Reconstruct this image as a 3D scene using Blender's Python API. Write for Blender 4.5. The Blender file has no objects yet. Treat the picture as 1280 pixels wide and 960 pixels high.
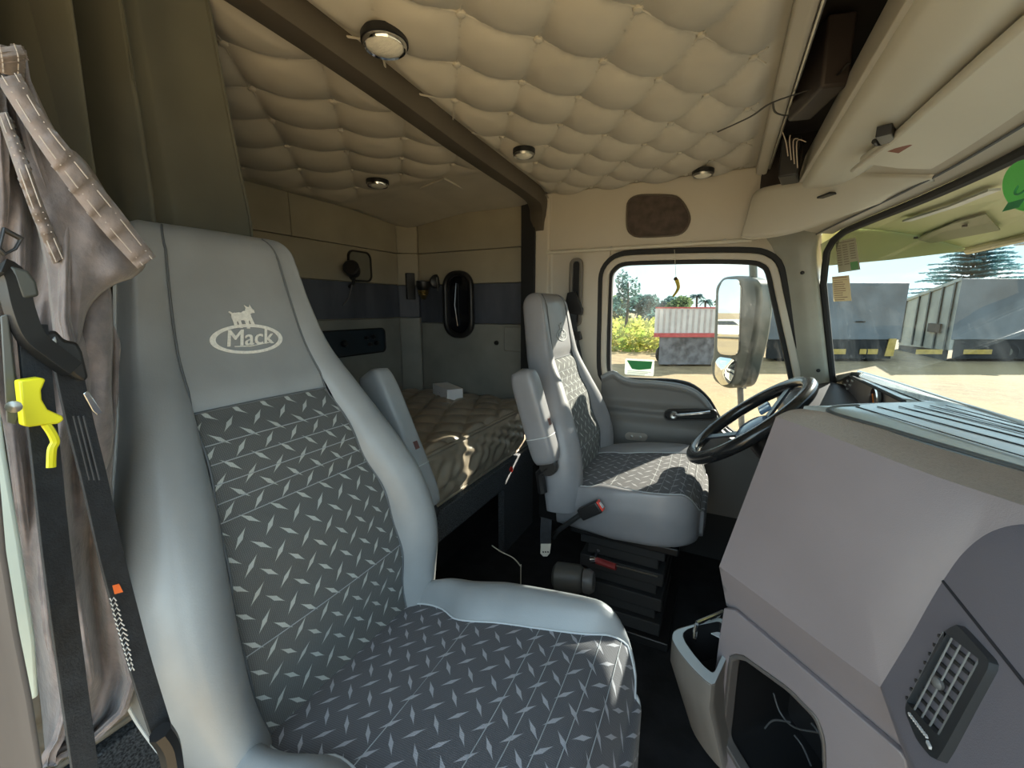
import bpy, bmesh, math, random
from mathutils import Vector, Matrix
R = math.radians
random.seed(7)
SC = bpy.context.scene
COL = SC.collection

# ------------------------------------------------------------------ camera
CAM = Vector((0, 0, 1.45)); FPX = 522.0
YAW, PIT = R(26.6), R(10.3)
FW = Vector((-math.sin(YAW)*math.cos(PIT), math.cos(YAW)*math.cos(PIT), -math.sin(PIT)))
RT = Vector((math.cos(YAW), math.sin(YAW), 0)); UP = RT.cross(FW)
cd = bpy.data.cameras.new('camera'); cam = bpy.data.objects.new('camera', cd); COL.objects.link(cam)
cd.sensor_width = 36; cd.lens = 36*FPX/1280; cd.clip_start = .02; cd.clip_end = 2000
cam.matrix_world = Matrix((( RT.x, UP.x, -FW.x, 0), (RT.y, UP.y, -FW.y, 0), (RT.z, UP.z, -FW.z, CAM.z), (0, 0, 0, 1)))
SC.camera = cam
# ------------------------------------------------------------------ light and exposure
SC.view_settings.view_transform = 'Standard'; SC.view_settings.look = 'None'
SC.view_settings.gamma = 1; SC.view_settings.use_curve_mapping = False
SC.view_settings.exposure = 1.08
SUNDIR = Vector((.58, 1.0, .60)).normalized()
sl = bpy.data.lights.new('sun', 'SUN'); sl.energy = 18.0; sl.angle = R(.6); sl.color = (1, .91, .76)
so = bpy.data.objects.new('sun', sl); COL.objects.link(so)
so.rotation_euler = SUNDIR.to_track_quat('Z', 'Y').to_euler()
w = bpy.data.worlds.new('sky'); SC.world = w; w.use_nodes = True
nt = w.node_tree; nt.nodes.clear()
tc = nt.nodes.new('ShaderNodeTexCoord'); sp = nt.nodes.new('ShaderNodeSeparateXYZ'); nt.links.new(tc.outputs['Generated'], sp.inputs[0])
rp = nt.nodes.new('ShaderNodeValToRGB'); nt.links.new(sp.outputs[2], rp.inputs[0])
rp.color_ramp.elements[0].position = 0; rp.color_ramp.elements[0].color = (.74, .86, .86, 1)
rp.color_ramp.elements[1].position = .5; rp.color_ramp.elements[1].color = (.46, .66, .82, 1)
e = rp.color_ramp.elements.new(.15); e.color = (.60, .84, .92, 1)
nz = nt.nodes.new('ShaderNodeTexNoise'); mp = nt.nodes.new('ShaderNodeMapping'); mp.inputs['Scale'].default_value = (2, 2, 9)
nt.links.new(tc.outputs['Generated'], mp.inputs[0]); nt.links.new(mp.outputs[0], nz.inputs['Vector'])
nz.inputs['Scale'].default_value = 1.6; nz.inputs['Detail'].default_value = 6
cr = nt.nodes.new('ShaderNodeValToRGB'); cr.color_ramp.elements[0].position = .5; cr.color_ramp.elements[1].position = .72
nt.links.new(nz.outputs[0], cr.inputs[0])
mx = nt.nodes.new('ShaderNodeMixRGB'); nt.links.new(cr.outputs[0], mx.inputs[0]); nt.links.new(rp.outputs[0], mx.inputs[1]); mx.inputs[2].default_value = (.93, .95, .93, 1)
bg = nt.nodes.new('ShaderNodeBackground'); bg.inputs[1].default_value = 2.1
wo = nt.nodes.new('ShaderNodeOutputWorld'); nt.links.new(mx.outputs[0], bg.inputs[0]); nt.links.new(bg.outputs[0], wo.inputs[0])

# ------------------------------------------------------------------ helpers
def V3(*a): return Vector(a)
def at(u, v, **k):
    """point of the place seen at (u,v) lying on the world plane X=, Y= or Z="""
    d = FW + RT*((u-640)/FPX) - UP*((v-480)/FPX)
    a = 'XYZ'.index(list(k)[0]); t = (list(k.values())[0]-CAM[a])/d[a]
    return CAM + d*t
def lerp(a, b, t): return a + (b-a)*t
def interp(x, pts):
    if x <= pts[0][0]: return pts[0][1]
    for (a, b), (c, d) in zip(pts, pts[1:]):
        if x <= c: return lerp(b, d, (x-a)/(c-a))
    return pts[-1][1]
def smooth_interp(x, pts):
    if x <= pts[0][0]: return pts[0][1]
    if x >= pts[-1][0]: return pts[-1][1]
    for i in range(len(pts)-1):
        if x <= pts[i+1][0]:
            p1, p2 = pts[i], pts[i+1]; p0 = pts[max(0, i-1)]; p3 = pts[min(len(pts)-1, i+2)]
            h = p2[0]-p1[0]; t = (x-p1[0])/h
            m1 = (p2[1]-p0[1])/(p2[0]-p0[0])*h; m2 = (p3[1]-p1[1])/(p3[0]-p1[0])*h
            return (2*t**3-3*t*t+1)*p1[1]+(t**3-2*t*t+t)*m1+(-2*t**3+3*t*t)*p2[1]+(t**3-t*t)*m2
def catmull(P, n=6, closed=False):
    out = []; N = len(P)
    for i in range(N if closed else N-1):
        p0 = P[(i-1) % N] if closed or i > 0 else P[0]; p1 = P[i]; p2 = P[(i+1) % N]
        p3 = P[(i+2) % N] if closed or i+2 < N else P[-1]
        for k in range(n):
            t = k/n
            out.append(.5*((2*p1)+(p2-p0)*t+(2*p0-5*p1+4*p2-p3)*t*t+(3*p1-p0-3*p2+p3)*t**3))
    if not closed: out.append(P[-1].copy())
    return out
def rr(w, h, r, n=5):
    """rounded rectangle outline, centred"""
    o = []
    for cx, cy, a in ((w/2-r, h/2-r, 0), (-w/2+r, h/2-r, 90), (-w/2+r, -h/2+r, 180), (w/2-r, -h/2+r, 270)):
        for k in range(n+1):
            t = R(a+90*k/n); o.append((cx+r*math.cos(t), cy+r*math.sin(t)))
    return o

class MB:
    def __init__(s): s.v = []; s.f = []; s.m = []; s.uv = {}
    def add(s, vs, fs, mi=0):
        b = len(s.v); s.v += [Vector(p) for p in vs]
        for f in fs: s.f.append([b+i for i in f]); s.m.append(mi)
        return s
    def grid(s, fn, nu, nv, mi=0, uvf=None, closeu=False):
        b = len(s.v)
        for j in range(nv+1):
            for i in range(nu+1): 
                s.v.append(Vector(fn(i/nu, j/nv)))
                if uvf: s.uv[len(s.v)-1] = uvf(i/nu, j/nv)
        for j in range(nv):
            for i in range(nu):
                a = b+j*(nu+1)+i; s.f.append([a, a+1, a+nu+2, a+nu+1]); s.m.append(mi)
        return s
    def box(s, c, sz, rot=None, mi=0):
        c = Vector(c); vs = []
        for x in (-.5, .5):
            for y in (-.5, .5):
                for z in (-.5, .5):
                    p = Vector((x*sz[0], y*sz[1], z*sz[2]))
                    if rot: p = rot @ p
                    vs.append(c+p)
        return s.add(vs, [(0, 1, 3, 2), (4, 6, 7, 5), (0, 4, 5, 1), (2, 3, 7, 6), (0, 2, 6, 4), (1, 5, 7, 3)], mi)
    def span(s, a, b, mi=0):
        a = Vector(a); b = Vector(b); return s.box((a+b)/2, (abs(b.x-a.x), abs(b.y-a.y), abs(b.z-a.z)), None, mi)
    def prism(s, poly, vec, mi=0):
        n = len(poly); vec = Vector(vec); P = [Vector(p) for p in poly]
        return s.add(P+[p+vec for p in P], [list(range(n)), list(range(2*n-1, n-1, -1))]+[(i, i+n, (i+1) % n+n, (i+1) % n) for i in range(n)], mi)
    def ringprism(s, outer, inner, vec, mi=0):
        n = len(outer); vec = Vector(vec); O = [Vector(p) for p in outer]; I = [Vector(p) for p in inner]
        vs = O+I+[p+vec for p in O]+[p+vec for p in I]; fs = []
        for i in range(n):
            j = (i+1) % n
            fs += [(i, j, n+j, n+i), (2*n+i, 3*n+i, 3*n+j, 2*n+j), (i, 2*n+i, 2*n+j, j), (n+i, n+j, 3*n+j, 3*n+i)]
        return s.add(vs, fs, mi)
    def tube(s, P, r, n=8, mi=0, closed=False, flat=1.0, cap=True):
        P = [Vector(p) for p in P]; N = len(P); b = len(s.v)
        T = []
        for i in range(N):
            a = P[(i-1) % N] if closed or i > 0 else P[i]; c = P[(i+1) % N] if closed or i < N-1 else P[i]
            T.append((c-a).normalized() if (c-a).length > 1e-9 else Vector((0, 0, 1)))
        ref = Vector((0, 0, 1)) if abs(T[0].z) < .9 else Vector((1, 0, 0))
        nrm = (ref-T[0]*ref.dot(T[0])).normalized()
        for i in range(N):
            nrm = (nrm-T[i]*nrm.dot(T[i])).normalized(); bi = T[i].cross(nrm)
            rr_ = r(i/(N-1)) if callable(r) else r
            for k in range(n):
                a = 2*math.pi*k/n; s.v.append(P[i]+nrm*math.cos(a)*rr_*flat+bi*math.sin(a)*rr_)
        M = N if closed else N-1
        for i in range(M):
            for k in range(n):
                a = b+i*n+k; c = b+i*n+(k+1) % n; j = (i+1) % N
                s.f.append([a, c, b+j*n+(k+1) % n, b+j*n+k]); s.m.append(mi)
        if cap and not closed:
            s.f.append([b+k for k in range(n)][::-1]); s.m.append(mi)
            s.f.append([b+(N-1)*n+k for k in range(n)]); s.m.append(mi)
        return s
    def lathe(s, prof, o, ax=(0, 0, 1), n=24, mi=0):
        """prof: (radius, height) pairs turned round axis ax through o"""
        ax = Vector(ax).normalized(); ref = Vector((1, 0, 0)) if abs(ax.x) < .9 else Vector((0, 1, 0))
        e1 = (ref-ax*ref.dot(ax)).normalized(); e2 = ax.cross(e1); o = Vector(o); b = len(s.v)
        for r, h in prof:
            for k in range(n):
                a = 2*math.pi*k/n; s.v.append(o+ax*h+e1*r*math.cos(a)+e2*r*math.sin(a))
        for i in range(len(prof)-1):
            for k in range(n):
                s.f.append([b+i*n+k, b+i*n+(k+1) % n, b+(i+1)*n+(k+1) % n, b+(i+1)*n+k]); s.m.append(mi)
        s.f.append([b+k for k in range(n)][::-1]); s.m.append(mi)
        s.f.append([b+(len(prof)-1)*n+k for k in range(n)]); s.m.append(mi)
        return s
    def strap(s, P, wdir, wd, th=.0015, mi=0):
        """flat webbing following P; wdir = direction(s) of its width"""
        P = [Vector(p) for p in P]; N = len(P); vs = []
        for i, p in enumerate(P):
            W = Vector(wdir[i]) if isinstance(wdir, list) else Vector(wdir)
            T = (P[min(i+1, N-1)]-P[max(i-1, 0)]).normalized(); W = (W-T*W.dot(T)).normalized(); Nn = T.cross(W)
            for a, b_ in ((-1, -1), (1, -1), (1, 1), (-1, 1)): vs.append(p+W*a*wd/2+Nn*b_*th)
        fs = [(0, 1, 2, 3), tuple(4*(N-1)+k for k in (3, 2, 1, 0))]
        for i in range(N-1):
            for k in range(4): fs.append((4*i+k, 4*i+(k+1) % 4, 4*i+4+(k+1) % 4, 4*i+4+k))
        return s.add(vs, fs, mi)

WL = {}
def wloc(o):
    p = Vector((0, 0, 0))
    while o: p += o.location; o = o.parent
    return p
def build(mb, name, mats, parent=None, smooth=True, bevel=0, solid=0, subsurf=0, angle=40, origin=None):
    me = bpy.data.meshes.new(name)
    if parent: L = wloc(parent)
    else:
        if origin is not None: L = Vector(origin)
        else:
            xs = [p.x for p in mb.v]; ys = [p.y for p in mb.v]; zs = [p.z for p in mb.v]
            L = Vector(((min(xs)+max(xs))/2, (min(ys)+max(ys))/2, min(zs)))
    me.from_pydata([tuple(p-L) for p in mb.v], [], mb.f)
    if not isinstance(mats, (list, tuple)): mats = [mats]
    for m in mats: me.materials.append(m)
    for p, mi in zip(me.polygons, mb.m): p.material_index = mi
    if mb.uv:
        ul = me.uv_layers.new(name='UVMap')
        for lp in me.loops: ul.data[lp.index].uv = mb.uv.get(lp.vertex_index, (0, 0))
    bm = bmesh.new(); bm.from_mesh(me)
    if not mb.uv: bmesh.ops.remove_doubles(bm, verts=bm.verts, dist=1e-6)
    bmesh.ops.recalc_face_normals(bm, faces=bm.faces)
    if smooth:
        ca = math.radians(angle)
        for f in bm.faces: f.smooth = True
        for ed in bm.edges:
            if len(ed.link_faces) == 2 and ed.calc_face_angle(0) > ca: ed.smooth = False
    bm.to_mesh(me); bm.free()
    o = bpy.data.objects.new(name, me); COL.objects.link(o)
    if parent: o.parent = parent
    else: o.location = L
    if solid:
        m = o.modifiers.new('thickness', 'SOLIDIFY'); m.thickness = solid; m.offset = -1
    if bevel:
        m = o.modifiers.new('bevel', 'BEVEL'); m.width = bevel; m.segments = 3; m.limit_method = 'ANGLE'; m.angle_limit = R(35)
    if subsurf:
        m = o.modifiers.new('sub', 'SUBSURF'); m.levels = subsurf; m.render_levels = subsurf
    return o
def tag(o, label, cat, group=None, kind=None):
    o['label'] = label; o['category'] = cat
    if group: o['group'] = group
    if kind: o['kind'] = kind
    return o
def thing(name, label, cat, loc, group=None):
    o = bpy.data.objects.new(name, None); COL.objects.link(o); o.location = Vector(loc); o.empty_display_size = .05
    return tag(o, label, cat, group)
def struct(o): o['kind'] = 'structure'; return o
def frame2(o, e1, e2):
    o = Vector(o); e1 = Vector(e1); e2 = Vector(e2)
    return lambda p: o+e1*p[0]+e2*p[1]
def text_mb(s, size, fr, nrm, shear=.0, depth=.0006, bold=0.0, sx=1.0):
    """writing as raised mesh lettering laid out in the 2D frame fr"""
    cu = bpy.data.curves.new('t', 'FONT'); cu.body = s; cu.size = size; cu.align_x = 'CENTER'; cu.align_y = 'CENTER'; cu.offset = bold; cu.shear = shear
    cu.resolution_u = 3; cu.extrude = depth/2
    to = bpy.data.objects.new('t', cu); COL.objects.link(to)
    dg = bpy.context.evaluated_depsgraph_get(); me = bpy.data.meshes.new_from_object(to.evaluated_get(dg))
    mb = MB(); mb.add([fr((v.co.x*sx, v.co.y))+Vector(nrm)*(v.co.z+depth/2) for v in me.vertices], [list(p.vertices) for p in me.polygons])
    bpy.data.objects.remove(to); bpy.data.curves.remove(cu); bpy.data.meshes.remove(me)
    return mb

# ------------------------------------------------------------------ materials
MATS = {}
class NT:
    def __init__(s, m): s.t = m.node_tree; s.n = s.t.nodes; s.l = s.t.links
    def node(s, k, **kw):
        n = s.n.new(k)
        for a, b in kw.items(): setattr(n, a, b)
        return n
    def math(s, op, a, b=None, c=None):
        n = s.n.new('ShaderNodeMath'); n.operation = op
        for i, x in enumerate((a, b, c)):
            if x is None: continue
            if isinstance(x, (int, float)): n.inputs[i].default_value = x
            else: s.l.new(x, n.inputs[i])
        return n.outputs[0]
    def mix(s, f, a, b):
        n = s.n.new('ShaderNodeMixRGB')
        for i, x in enumerate((f, a, b)):
            if isinstance(x, (int, float)): n.inputs[i].default_value = x
            elif isinstance(x, tuple): n.inputs[i].default_value = x if len(x) == 4 else x+(1,)
            else: s.l.new(x, n.inputs[i])
        return n.outputs[0]
    def noise(s, scale, detail=3, vec=None, rough=.5, stretch=None):
        n = s.n.new('ShaderNodeTexNoise'); n.inputs['Scale'].default_value = scale; n.inputs['Detail'].default_value = detail; n.inputs['Roughness'].default_value = rough
        v = vec or s.obj()
        if stretch:
            mp = s.n.new('ShaderNodeMapping'); mp.inputs['Scale'].default_value = stretch; s.l.new(v, mp.inputs[0]); v = mp.outputs[0]
        s.l.new(v, n.inputs['Vector']); return n.outputs[0]
    def obj(s): return s.node('ShaderNodeTexCoord').outputs['Object']
    def ramp(s, f, a, b):
        n = s.n.new('ShaderNodeMapRange'); n.inputs[1].default_value = a; n.inputs[2].default_value = b; s.l.new(f, n.inputs[0]); return n.outputs[0]
    def bump(s, h, st, dist):
        n = s.n.new('ShaderNodeBump'); n.inputs['Strength'].default_value = st; n.inputs['Distance'].default_value = dist; s.l.new(h, n.inputs['Height']); return n.outputs[0]
def mat(name, col, rough=.6, metal=0, var=.08, nscale=6, bscale=0, bst=.3, bdist=.001, spec=.5, coat=0, sheen=0, stretch=None, col2=None):
    if name in MATS: return MATS[name]
    m = bpy.data.materials.new(name); m.use_nodes = True; t = NT(m); b = t.n['Principled BSDF']
    b.inputs['Roughness'].default_value = rough; b.inputs['Metallic'].default_value = metal
    b.inputs['Specular IOR Level'].default_value = spec; b.inputs['Coat Weight'].default_value = coat; b.inputs['Sheen Weight'].default_value = sheen
    n = t.noise(nscale, 4, stretch=stretch)
    c2 = col2 or tuple(max(0, c*(1-2*var)) for c in col)
    c1 = tuple(min(1, c*(1+var)) for c in col) if not col2 else col
    t.l.new(t.mix(t.ramp(n, .35, .65), c1, c2), b.inputs['Base Color'])
    if bscale:
        t.l.new(t.bump(t.noise(bscale, 3, stretch=stretch), bst, bdist), b.inputs['Normal'])
    MATS[name] = m; return m

VINYL = mat('grey_vinyl', (.265, .280, .290), .42, var=.05, nscale=9, bscale=420, bst=.25, bdist=.0008, coat=.1)
VINYL_F = mat('driver_grey_vinyl', (.235, .235, .25), .42, var=.05, nscale=9, bscale=420, bst=.25, bdist=.0008, coat=.1)
BEIGE = mat('beige_headliner_vinyl', (.54, .50, .42), .55, var=.05, nscale=5, bscale=300, bst=.2, bdist=.0006)
BEIGE_P = mat('beige_moulded_plastic', (.55, .51, .43), .5, var=.03, nscale=3, bscale=500, bst=.15, bdist=.0005)
PLATE = mat('light_beige_plastic', (.60, .57, .48), .5, var=.02, nscale=4, bscale=600, bst=.12, bdist=.0004)
WALLP = mat('sleeper_wall_vinyl', (.34, .31, .235), .6, var=.06, nscale=4, bscale=200, bst=.2, bdist=.0006)
BANDM = mat('slate_grey_band_vinyl', (.075, .085, .11), .55, var=.2, nscale=9, stretch=(1, 1, .3))
LOWW = mat('dull_grey_wall_vinyl', (.22, .22, .20), .6, var=.1, nscale=4)
DASHM = mat('mauve_grey_dash_plastic', (.215, .188, .198), .48, var=.06, nscale=3, bscale=700, bst=.35, bdist=.0006)
DASHD = mat('shaded_dash_plastic', (.165, .155, .18), .48, var=.04, nscale=3, bscale=700, bst=.3, bdist=.0006)  # same dash plastic, darkened for the shaded passenger face
DASHTOP = mat('smooth_sheen_dash_top', (.42, .47, .49), .2, var=.05, nscale=5, bscale=500, bst=.1, bdist=.0004, spec=.8, coat=.3)  # pale blue-grey base carries part of the sky reflection
DASHBEV = mat('pebbled_dash_bevel', (.25, .245, .235), .4, var=.05, nscale=8, bscale=260, bst=.9, bdist=.0015)
DOORM = mat('door_grey_plastic', (.15, .15, .145), .5, var=.06, nscale=3, bscale=500, bst=.2, bdist=.0005)
DOORHI = mat('door_rim_grey_plastic', (.26, .28, .29), .32, var=.04, nscale=3)
BLACK = mat('black_plastic', (.012, .012, .013), .4, var=.1)
BLACKM = mat('matt_black_rubber', (.018, .019, .02), .75, var=.1)
DKFLOOR = mat('black_floor_mat', (.012, .013, .016), .85, var=.3, nscale=14, bscale=80, bst=.4, bdist=.002)
CARPET = mat('speckled_grey_carpet', (.10, .11, .12), .95, nscale=260, col2=(.012, .014, .018), bscale=300, bst=.8, bdist=.003)
WEB = mat('black_webbing', (.022, .025, .03), .7, var=.15, nscale=60, bscale=500, bst=.6, bdist=.001)
CHROME = mat('chrome', (.75, .76, .78), .12, metal=1, var=.02)
STEEL = mat('dull_steel', (.42, .42, .41), .35, metal=1, var=.08, nscale=20)
PIPING = mat('pale_seam_thread', (.50, .53, .55), .6, var=.02)
DSEAM = mat('dark_seam', (.10, .11, .12), .7, var=.02)
QSEAM = mat('grey_quilting_thread', (.30, .32, .335), .7, var=.02)
EMBR = mat('silver_embroidery', (.78, .77, .72), .5, var=.06, nscale=200, bscale=900, bst=.5, bdist=.0006)
FLEECE = mat('grey_fleece', (.235, .20, .195), .95, nscale=45, col2=(.15, .132, .135), bscale=170, bst=.5, bdist=.002, sheen=.3)
FLEECE2 = mat('grey_fleece_trim', (.27, .225, .215), .95, nscale=60, col2=(.19, .162, .158), bscale=170, bst=.4, bdist=.002, sheen=.3)
CURTM = mat('olive_grey_curtain', (.115, .115, .088), .85, var=.08, nscale=5, bscale=500, bst=.3, bdist=.0006, sheen=.15)
YELLOW = mat('bright_yellow_plastic', (.85, .78, .02), .35, var=.03)
RED = mat('red_plastic', (.55, .03, .02), .35, var=.05)
WHITE = mat('white_card', (.78, .78, .80), .6, var=.02)
LENS = mat('ribbed_lamp_lens', (.85, .82, .72), .55, var=.05, nscale=60, stretch=(1, 4, 1), bscale=250, bst=.8, bdist=.002)
TAUPE = mat('taupe_door_post', (.16, .14, .13), .6, var=.12, nscale=12, stretch=(3, 3, .3))
MINT = mat('pale_jamb_paint', (.62, .70, .64), .3, var=.03)
SPKM = mat('brown_speaker_cloth', (.085, .065, .055), .85, var=.15, nscale=30, bscale=600, bst=.6, bdist=.001)
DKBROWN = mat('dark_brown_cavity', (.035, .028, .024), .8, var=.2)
TRACKM = mat('dark_curtain_track', (.10, .085, .065), .6, var=.08)
GREENST = mat('green_sticker', (.10, .42, .10), .5, var=.05)
BLUEG = mat('blue_grey_plastic', (.20, .27, .36), .3, var=.05)
ORANGE = mat('orange_label', (.85, .18, .04), .5, var=.05)

def fabric_mat(name, dark, light, ystr):
    m = bpy.data.materials.new(name); m.use_nodes = True; t = NT(m); b = t.n['Principled BSDF']
    uv = t.node('ShaderNodeUVMap').outputs[0]; s = t.node('ShaderNodeSeparateXYZ'); t.l.new(uv, s.inputs[0])
    PX, PY = .048, .046
    def spindle(ou, ov, sg):
        fu = t.math('MULTIPLY', t.math('SUBTRACT', t.math('FRACT', t.math('ADD', t.math('DIVIDE', s.outputs[0], PX), ou)), .5), PX)
        fv = t.math('MULTIPLY', t.math('SUBTRACT', t.math('FRACT', t.math('ADD', t.math('DIVIDE', s.outputs[1], PY), ov)), .5), PY)
        sfv = t.math('MULTIPLY', fv, sg)
        al = t.math('ABSOLUTE', t.math('MULTIPLY', t.math('ADD', fu, sfv), .7071)); ac = t.math('ABSOLUTE', t.math('MULTIPLY', t.math('SUBTRACT', fu, sfv), .7071))
        return t.ramp(t.math('ADD', t.math('DIVIDE', al, .0195), t.math('POWER', t.math('DIVIDE', ac, .0038), .7)), 1.06, .92)
    mask = t.math('MAXIMUM', spindle(0, 0, 1), spindle(.5, .5, -1))
    # mesh weave of the cloth
    wv = t.node('ShaderNodeTexWave'); wv.inputs['Scale'].default_value = 160; wv.bands_direction = 'Y'; t.l.new(uv, wv.inputs['Vector'])
    wh = t.node('ShaderNodeTexWave'); wh.inputs['Scale'].default_value = 110; wh.bands_direction = 'X'; t.l.new(uv, wh.inputs['Vector'])
    weave = t.math('MULTIPLY', wv.outputs[1], t.math('ADD', wh.outputs[1], .4))
    base = t.mix(t.ramp(weave, .1, .9), dark, tuple(c*2.1 for c in dark))
    col = t.mix(t.math('MULTIPLY', mask, .9), base, light)
    t.l.new(col, b.inputs['Base Color']); b.inputs['Roughness'].default_value = .8; b.inputs['Sheen Weight'].default_value = .15
    t.l.new(t.bump(t.math('ADD', weave, t.math('MULTIPLY', mask, .8)), .4, .0012), b.inputs['Normal'])
    return m
FAB_B = fabric_mat('tread_pattern_seat_fabric', (.060, .063, .062), (.42, .44, .42), 1.0)
FAB_C = fabric_mat('tread_pattern_cushion_fabric', (.050, .050, .056), (.34, .34, .37), 1.0)

def thin_mat(name, col, tr=.6):
    m = bpy.data.materials.new(name); m.use_nodes = True; t = NT(m); b = t.n['Principled BSDF']; b.inputs['Roughness'].default_value = .6
    c = t.mix(t.noise(30, 2), col, tuple(k*.92 for k in col)); t.l.new(c, b.inputs['Base Color']); tl_ = t.node('ShaderNodeBsdfTranslucent'); t.l.new(c, tl_.inputs[0])
    mx_ = t.node('ShaderNodeMixShader'); mx_.inputs[0].default_value = tr; t.l.new(b.outputs[0], mx_.inputs[1]); t.l.new(tl_.outputs[0], mx_.inputs[2]); t.l.new(mx_.outputs[0], t.n['Material Output'].inputs[0]); return m
def glass_mat(name, tint, dust, dcol, refl=.25):
    m = bpy.data.materials.new(name); m.use_nodes = True; t = NT(m); t.n.clear()
    out = t.node('ShaderNodeOutputMaterial'); tr = t.node('ShaderNodeBsdfTransparent'); tr.inputs[0].default_value = tint+(1,)
    gl = t.node('ShaderNodeBsdfGlossy'); gl.inputs['Roughness'].default_value = .02
    fr = t.node('ShaderNodeFresnel'); fr.inputs[0].default_value = 1.35
    m1 = t.node('ShaderNodeMixShader'); t.l.new(t.math('MULTIPLY', fr.outputs[0], refl), m1.inputs[0]); t.l.new(tr.outputs[0], m1.inputs[1]); t.l.new(gl.outputs[0], m1.inputs[2])
    df = t.node('ShaderNodeBsdfTranslucent'); df.inputs[0].default_value = dcol+(1,)
    n1 = t.noise(5, 5, stretch=(1, 3, .5), rough=.65); n2 = t.noise(60, 2)
    d = t.math('ADD', t.math('MULTIPLY', t.ramp(n1, .45, .75), dust), t.math('MULTIPLY', t.ramp(n2, .66, .74), dust*.7))
    m2 = t.node('ShaderNodeMixShader'); t.l.new(d, m2.inputs[0]); t.l.new(m1.outputs[0], m2.inputs[1]); t.l.new(df.outputs[0], m2.inputs[2])
    t.l.new(m2.outputs[0], out.inputs[0]); return m
GLASS_S = glass_mat('dusty_door_glass', (.33, .345, .335), .035, (.8, .8, .75))
GLASS_W = glass_mat('smeared_windshield_glass', (.30, .335, .35), .012, (.6, .72, .78), .05)

# ================================================================== THE CAB SHELL
YL, YR = 1.87, .06           # inner faces of the driver-side and passenger-side walls
XB = -.80                    # plane of the curtain track between cab and sleeper
XR = -1.60                   # rear wall
ZC = 1.955; ZF = .36
# floor
fl = MB(); fl.span((XR-.05, YR-.02, ZF-.06), (.95, YL+.06, ZF)); struct(build(fl, 'floor', DKFLOOR, smooth=False))
# outer roof slab that keeps the sky out
rf = MB(); rf.span((XR-.08, YR-.10, 2.06), (.50, YL+.10, 2.10)); rf.span((XR-.10, YR-.10, 1.90), (XR-.02, YL+.10, 2.08)); rf.span((XR-.08, YL+.05, 1.90), (.50, YL+.12, 2.08)); rf.span((-.86, YL+.012, 1.965), (.45, YL+.07, 2.08)); struct(build(rf, 'trim_1', PLATE, smooth=False))

def tuft(x, y, px, py, ox, oy, h):
    a = (x-ox)/px+(y-oy)/(2*py); b = (x-ox)/px-(y-oy)/(2*py)
    s = abs(math.sin(math.pi*a))*abs(math.sin(math.pi*b))
    e = min(abs(a-round(a)), abs(b-round(b)))
    return h*(.62*min(1, s*2.0)**.40+.26*(math.sin(math.pi*a)**2+math.sin(math.pi*b)**2))
def beamx(y): return smooth_interp(y, [(0, -.685), (.6, -.70), (1.15, -.738), (1.68, -.765), (1.9, -.78)])
def headliner(name, x0, x1, y0, y1, zf, px, py, ox, oy, h, flat=None, step=.0075):
    nx = int((x1-x0)/step); ny = int((y1-y0)/step)
    def fn(i, j):
        x = lerp(x0, x1, i); y = lerp(y0, y1, j)
        ed = min((x-x0), (x1-x), (y-y0)*1.0, (y1-y), max(0, abs(x-beamx(y))-.03) if max(abs(x0+.745), abs(x1+.735)) >= 0 else 9)
        k = min(1, max(0, ed/.05)); k = k*k*(3-2*k)
        if flat: k2 = flat(x, y)
        else: k2 = 1
        return (x, y, zf(x, y)-tuft(x, y, px, py, ox, oy, h)*k*k2-(1-k2)*h*.5*k)
    mb = MB(); mb.grid(fn, nx, ny); return mb, fn
def pleats(parent, x0, x1, y0, y1, zf, px, py, ox, oy, h, ok=lambda x, y: True):
    mb = MB()
    for j in range(-14, 30):
        for i in range(-14, 14):
            xa = ox+px*(i+(.5 if j % 2 else 0)); ya = oy+py*j
            for sg in (-1, 1):
                xb = xa+sg*px/2; yb = ya+py; P = []
                for k in range(9):
                    q = k/8; x = lerp(xa, xb, q); y = lerp(ya, yb, q)
                    if x0+.05 < x < x1-.02 and y0+.05 < y < y1-.03 and ok(x, y): P.append(V3(x, y, zf(x, y)-h*.26*math.sin(math.pi*q)**2-.0030))
                if len(P) > 2: mb.tube(P, .0024, 6)
    build(mb, 'pleat_piping', BEIGE, parent)
def buttons(parent, x0, x1, y0, y1, zf, px, py, ox, oy, ok=lambda x, y: True):
    for j in range(-14, 30):
        for i in range(-14, 14):
            x = ox+px*(i+(.5 if j % 2 else 0)); y = oy+py*j
            if x0+.03 < x < x1-.012 and y0+.03 < y < y1-.02 and ok(x, y):
                z = zf(x, y)-.001
                b = MB(); b.lathe([(.0085, 0), (.0095, -.003), (.008, -.007), (.004, -.0088), (.001, -.009)], (x, y, z), (0, 0, 1), 12)
                o = build(b, 'button', BEIGE, parent)
zfF = lambda x, y: ZC
hlF, _ = headliner('c', -.745, .062, YR+.03, YL-.01, zfF, .184, .125, -.172, .822, .024)
ceilF = struct(build(hlF, 'ceiling', BEIGE, angle=180)); 
buttons(ceilF, -.745, .062, YR+.3, YL, zfF, .184, .125, -.172, .822)
pleats(ceilF, -.745, .062, YR+.3, YL, zfF, .184, .125, -.172, .822, .024)
zfR = lambda x, y: ZC+.0-.05*max(0, (-x-1.2))/.4 - .03*max(0, (y-1.5))/.4
flatR = lambda x, y: 1 if (y < 1.36 and x > -1.5) else max(0, 1-max((y-1.36)/.08, (-1.5-x)/.05, 0))
hlR, _ = headliner('c', XR+.005, -.735, YR+.03, YL+.03, zfR, .235, .128, -.785, .69, .024, flatR)
ceilR = struct(build(hlR, 'ceiling', BEIGE, angle=180))
buttons(ceilR, XR+.02, -.74, YR+.3, YL, zfR, .235, .128, -.785, .69, lambda x, y: flatR(x, y) > .6)
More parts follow.
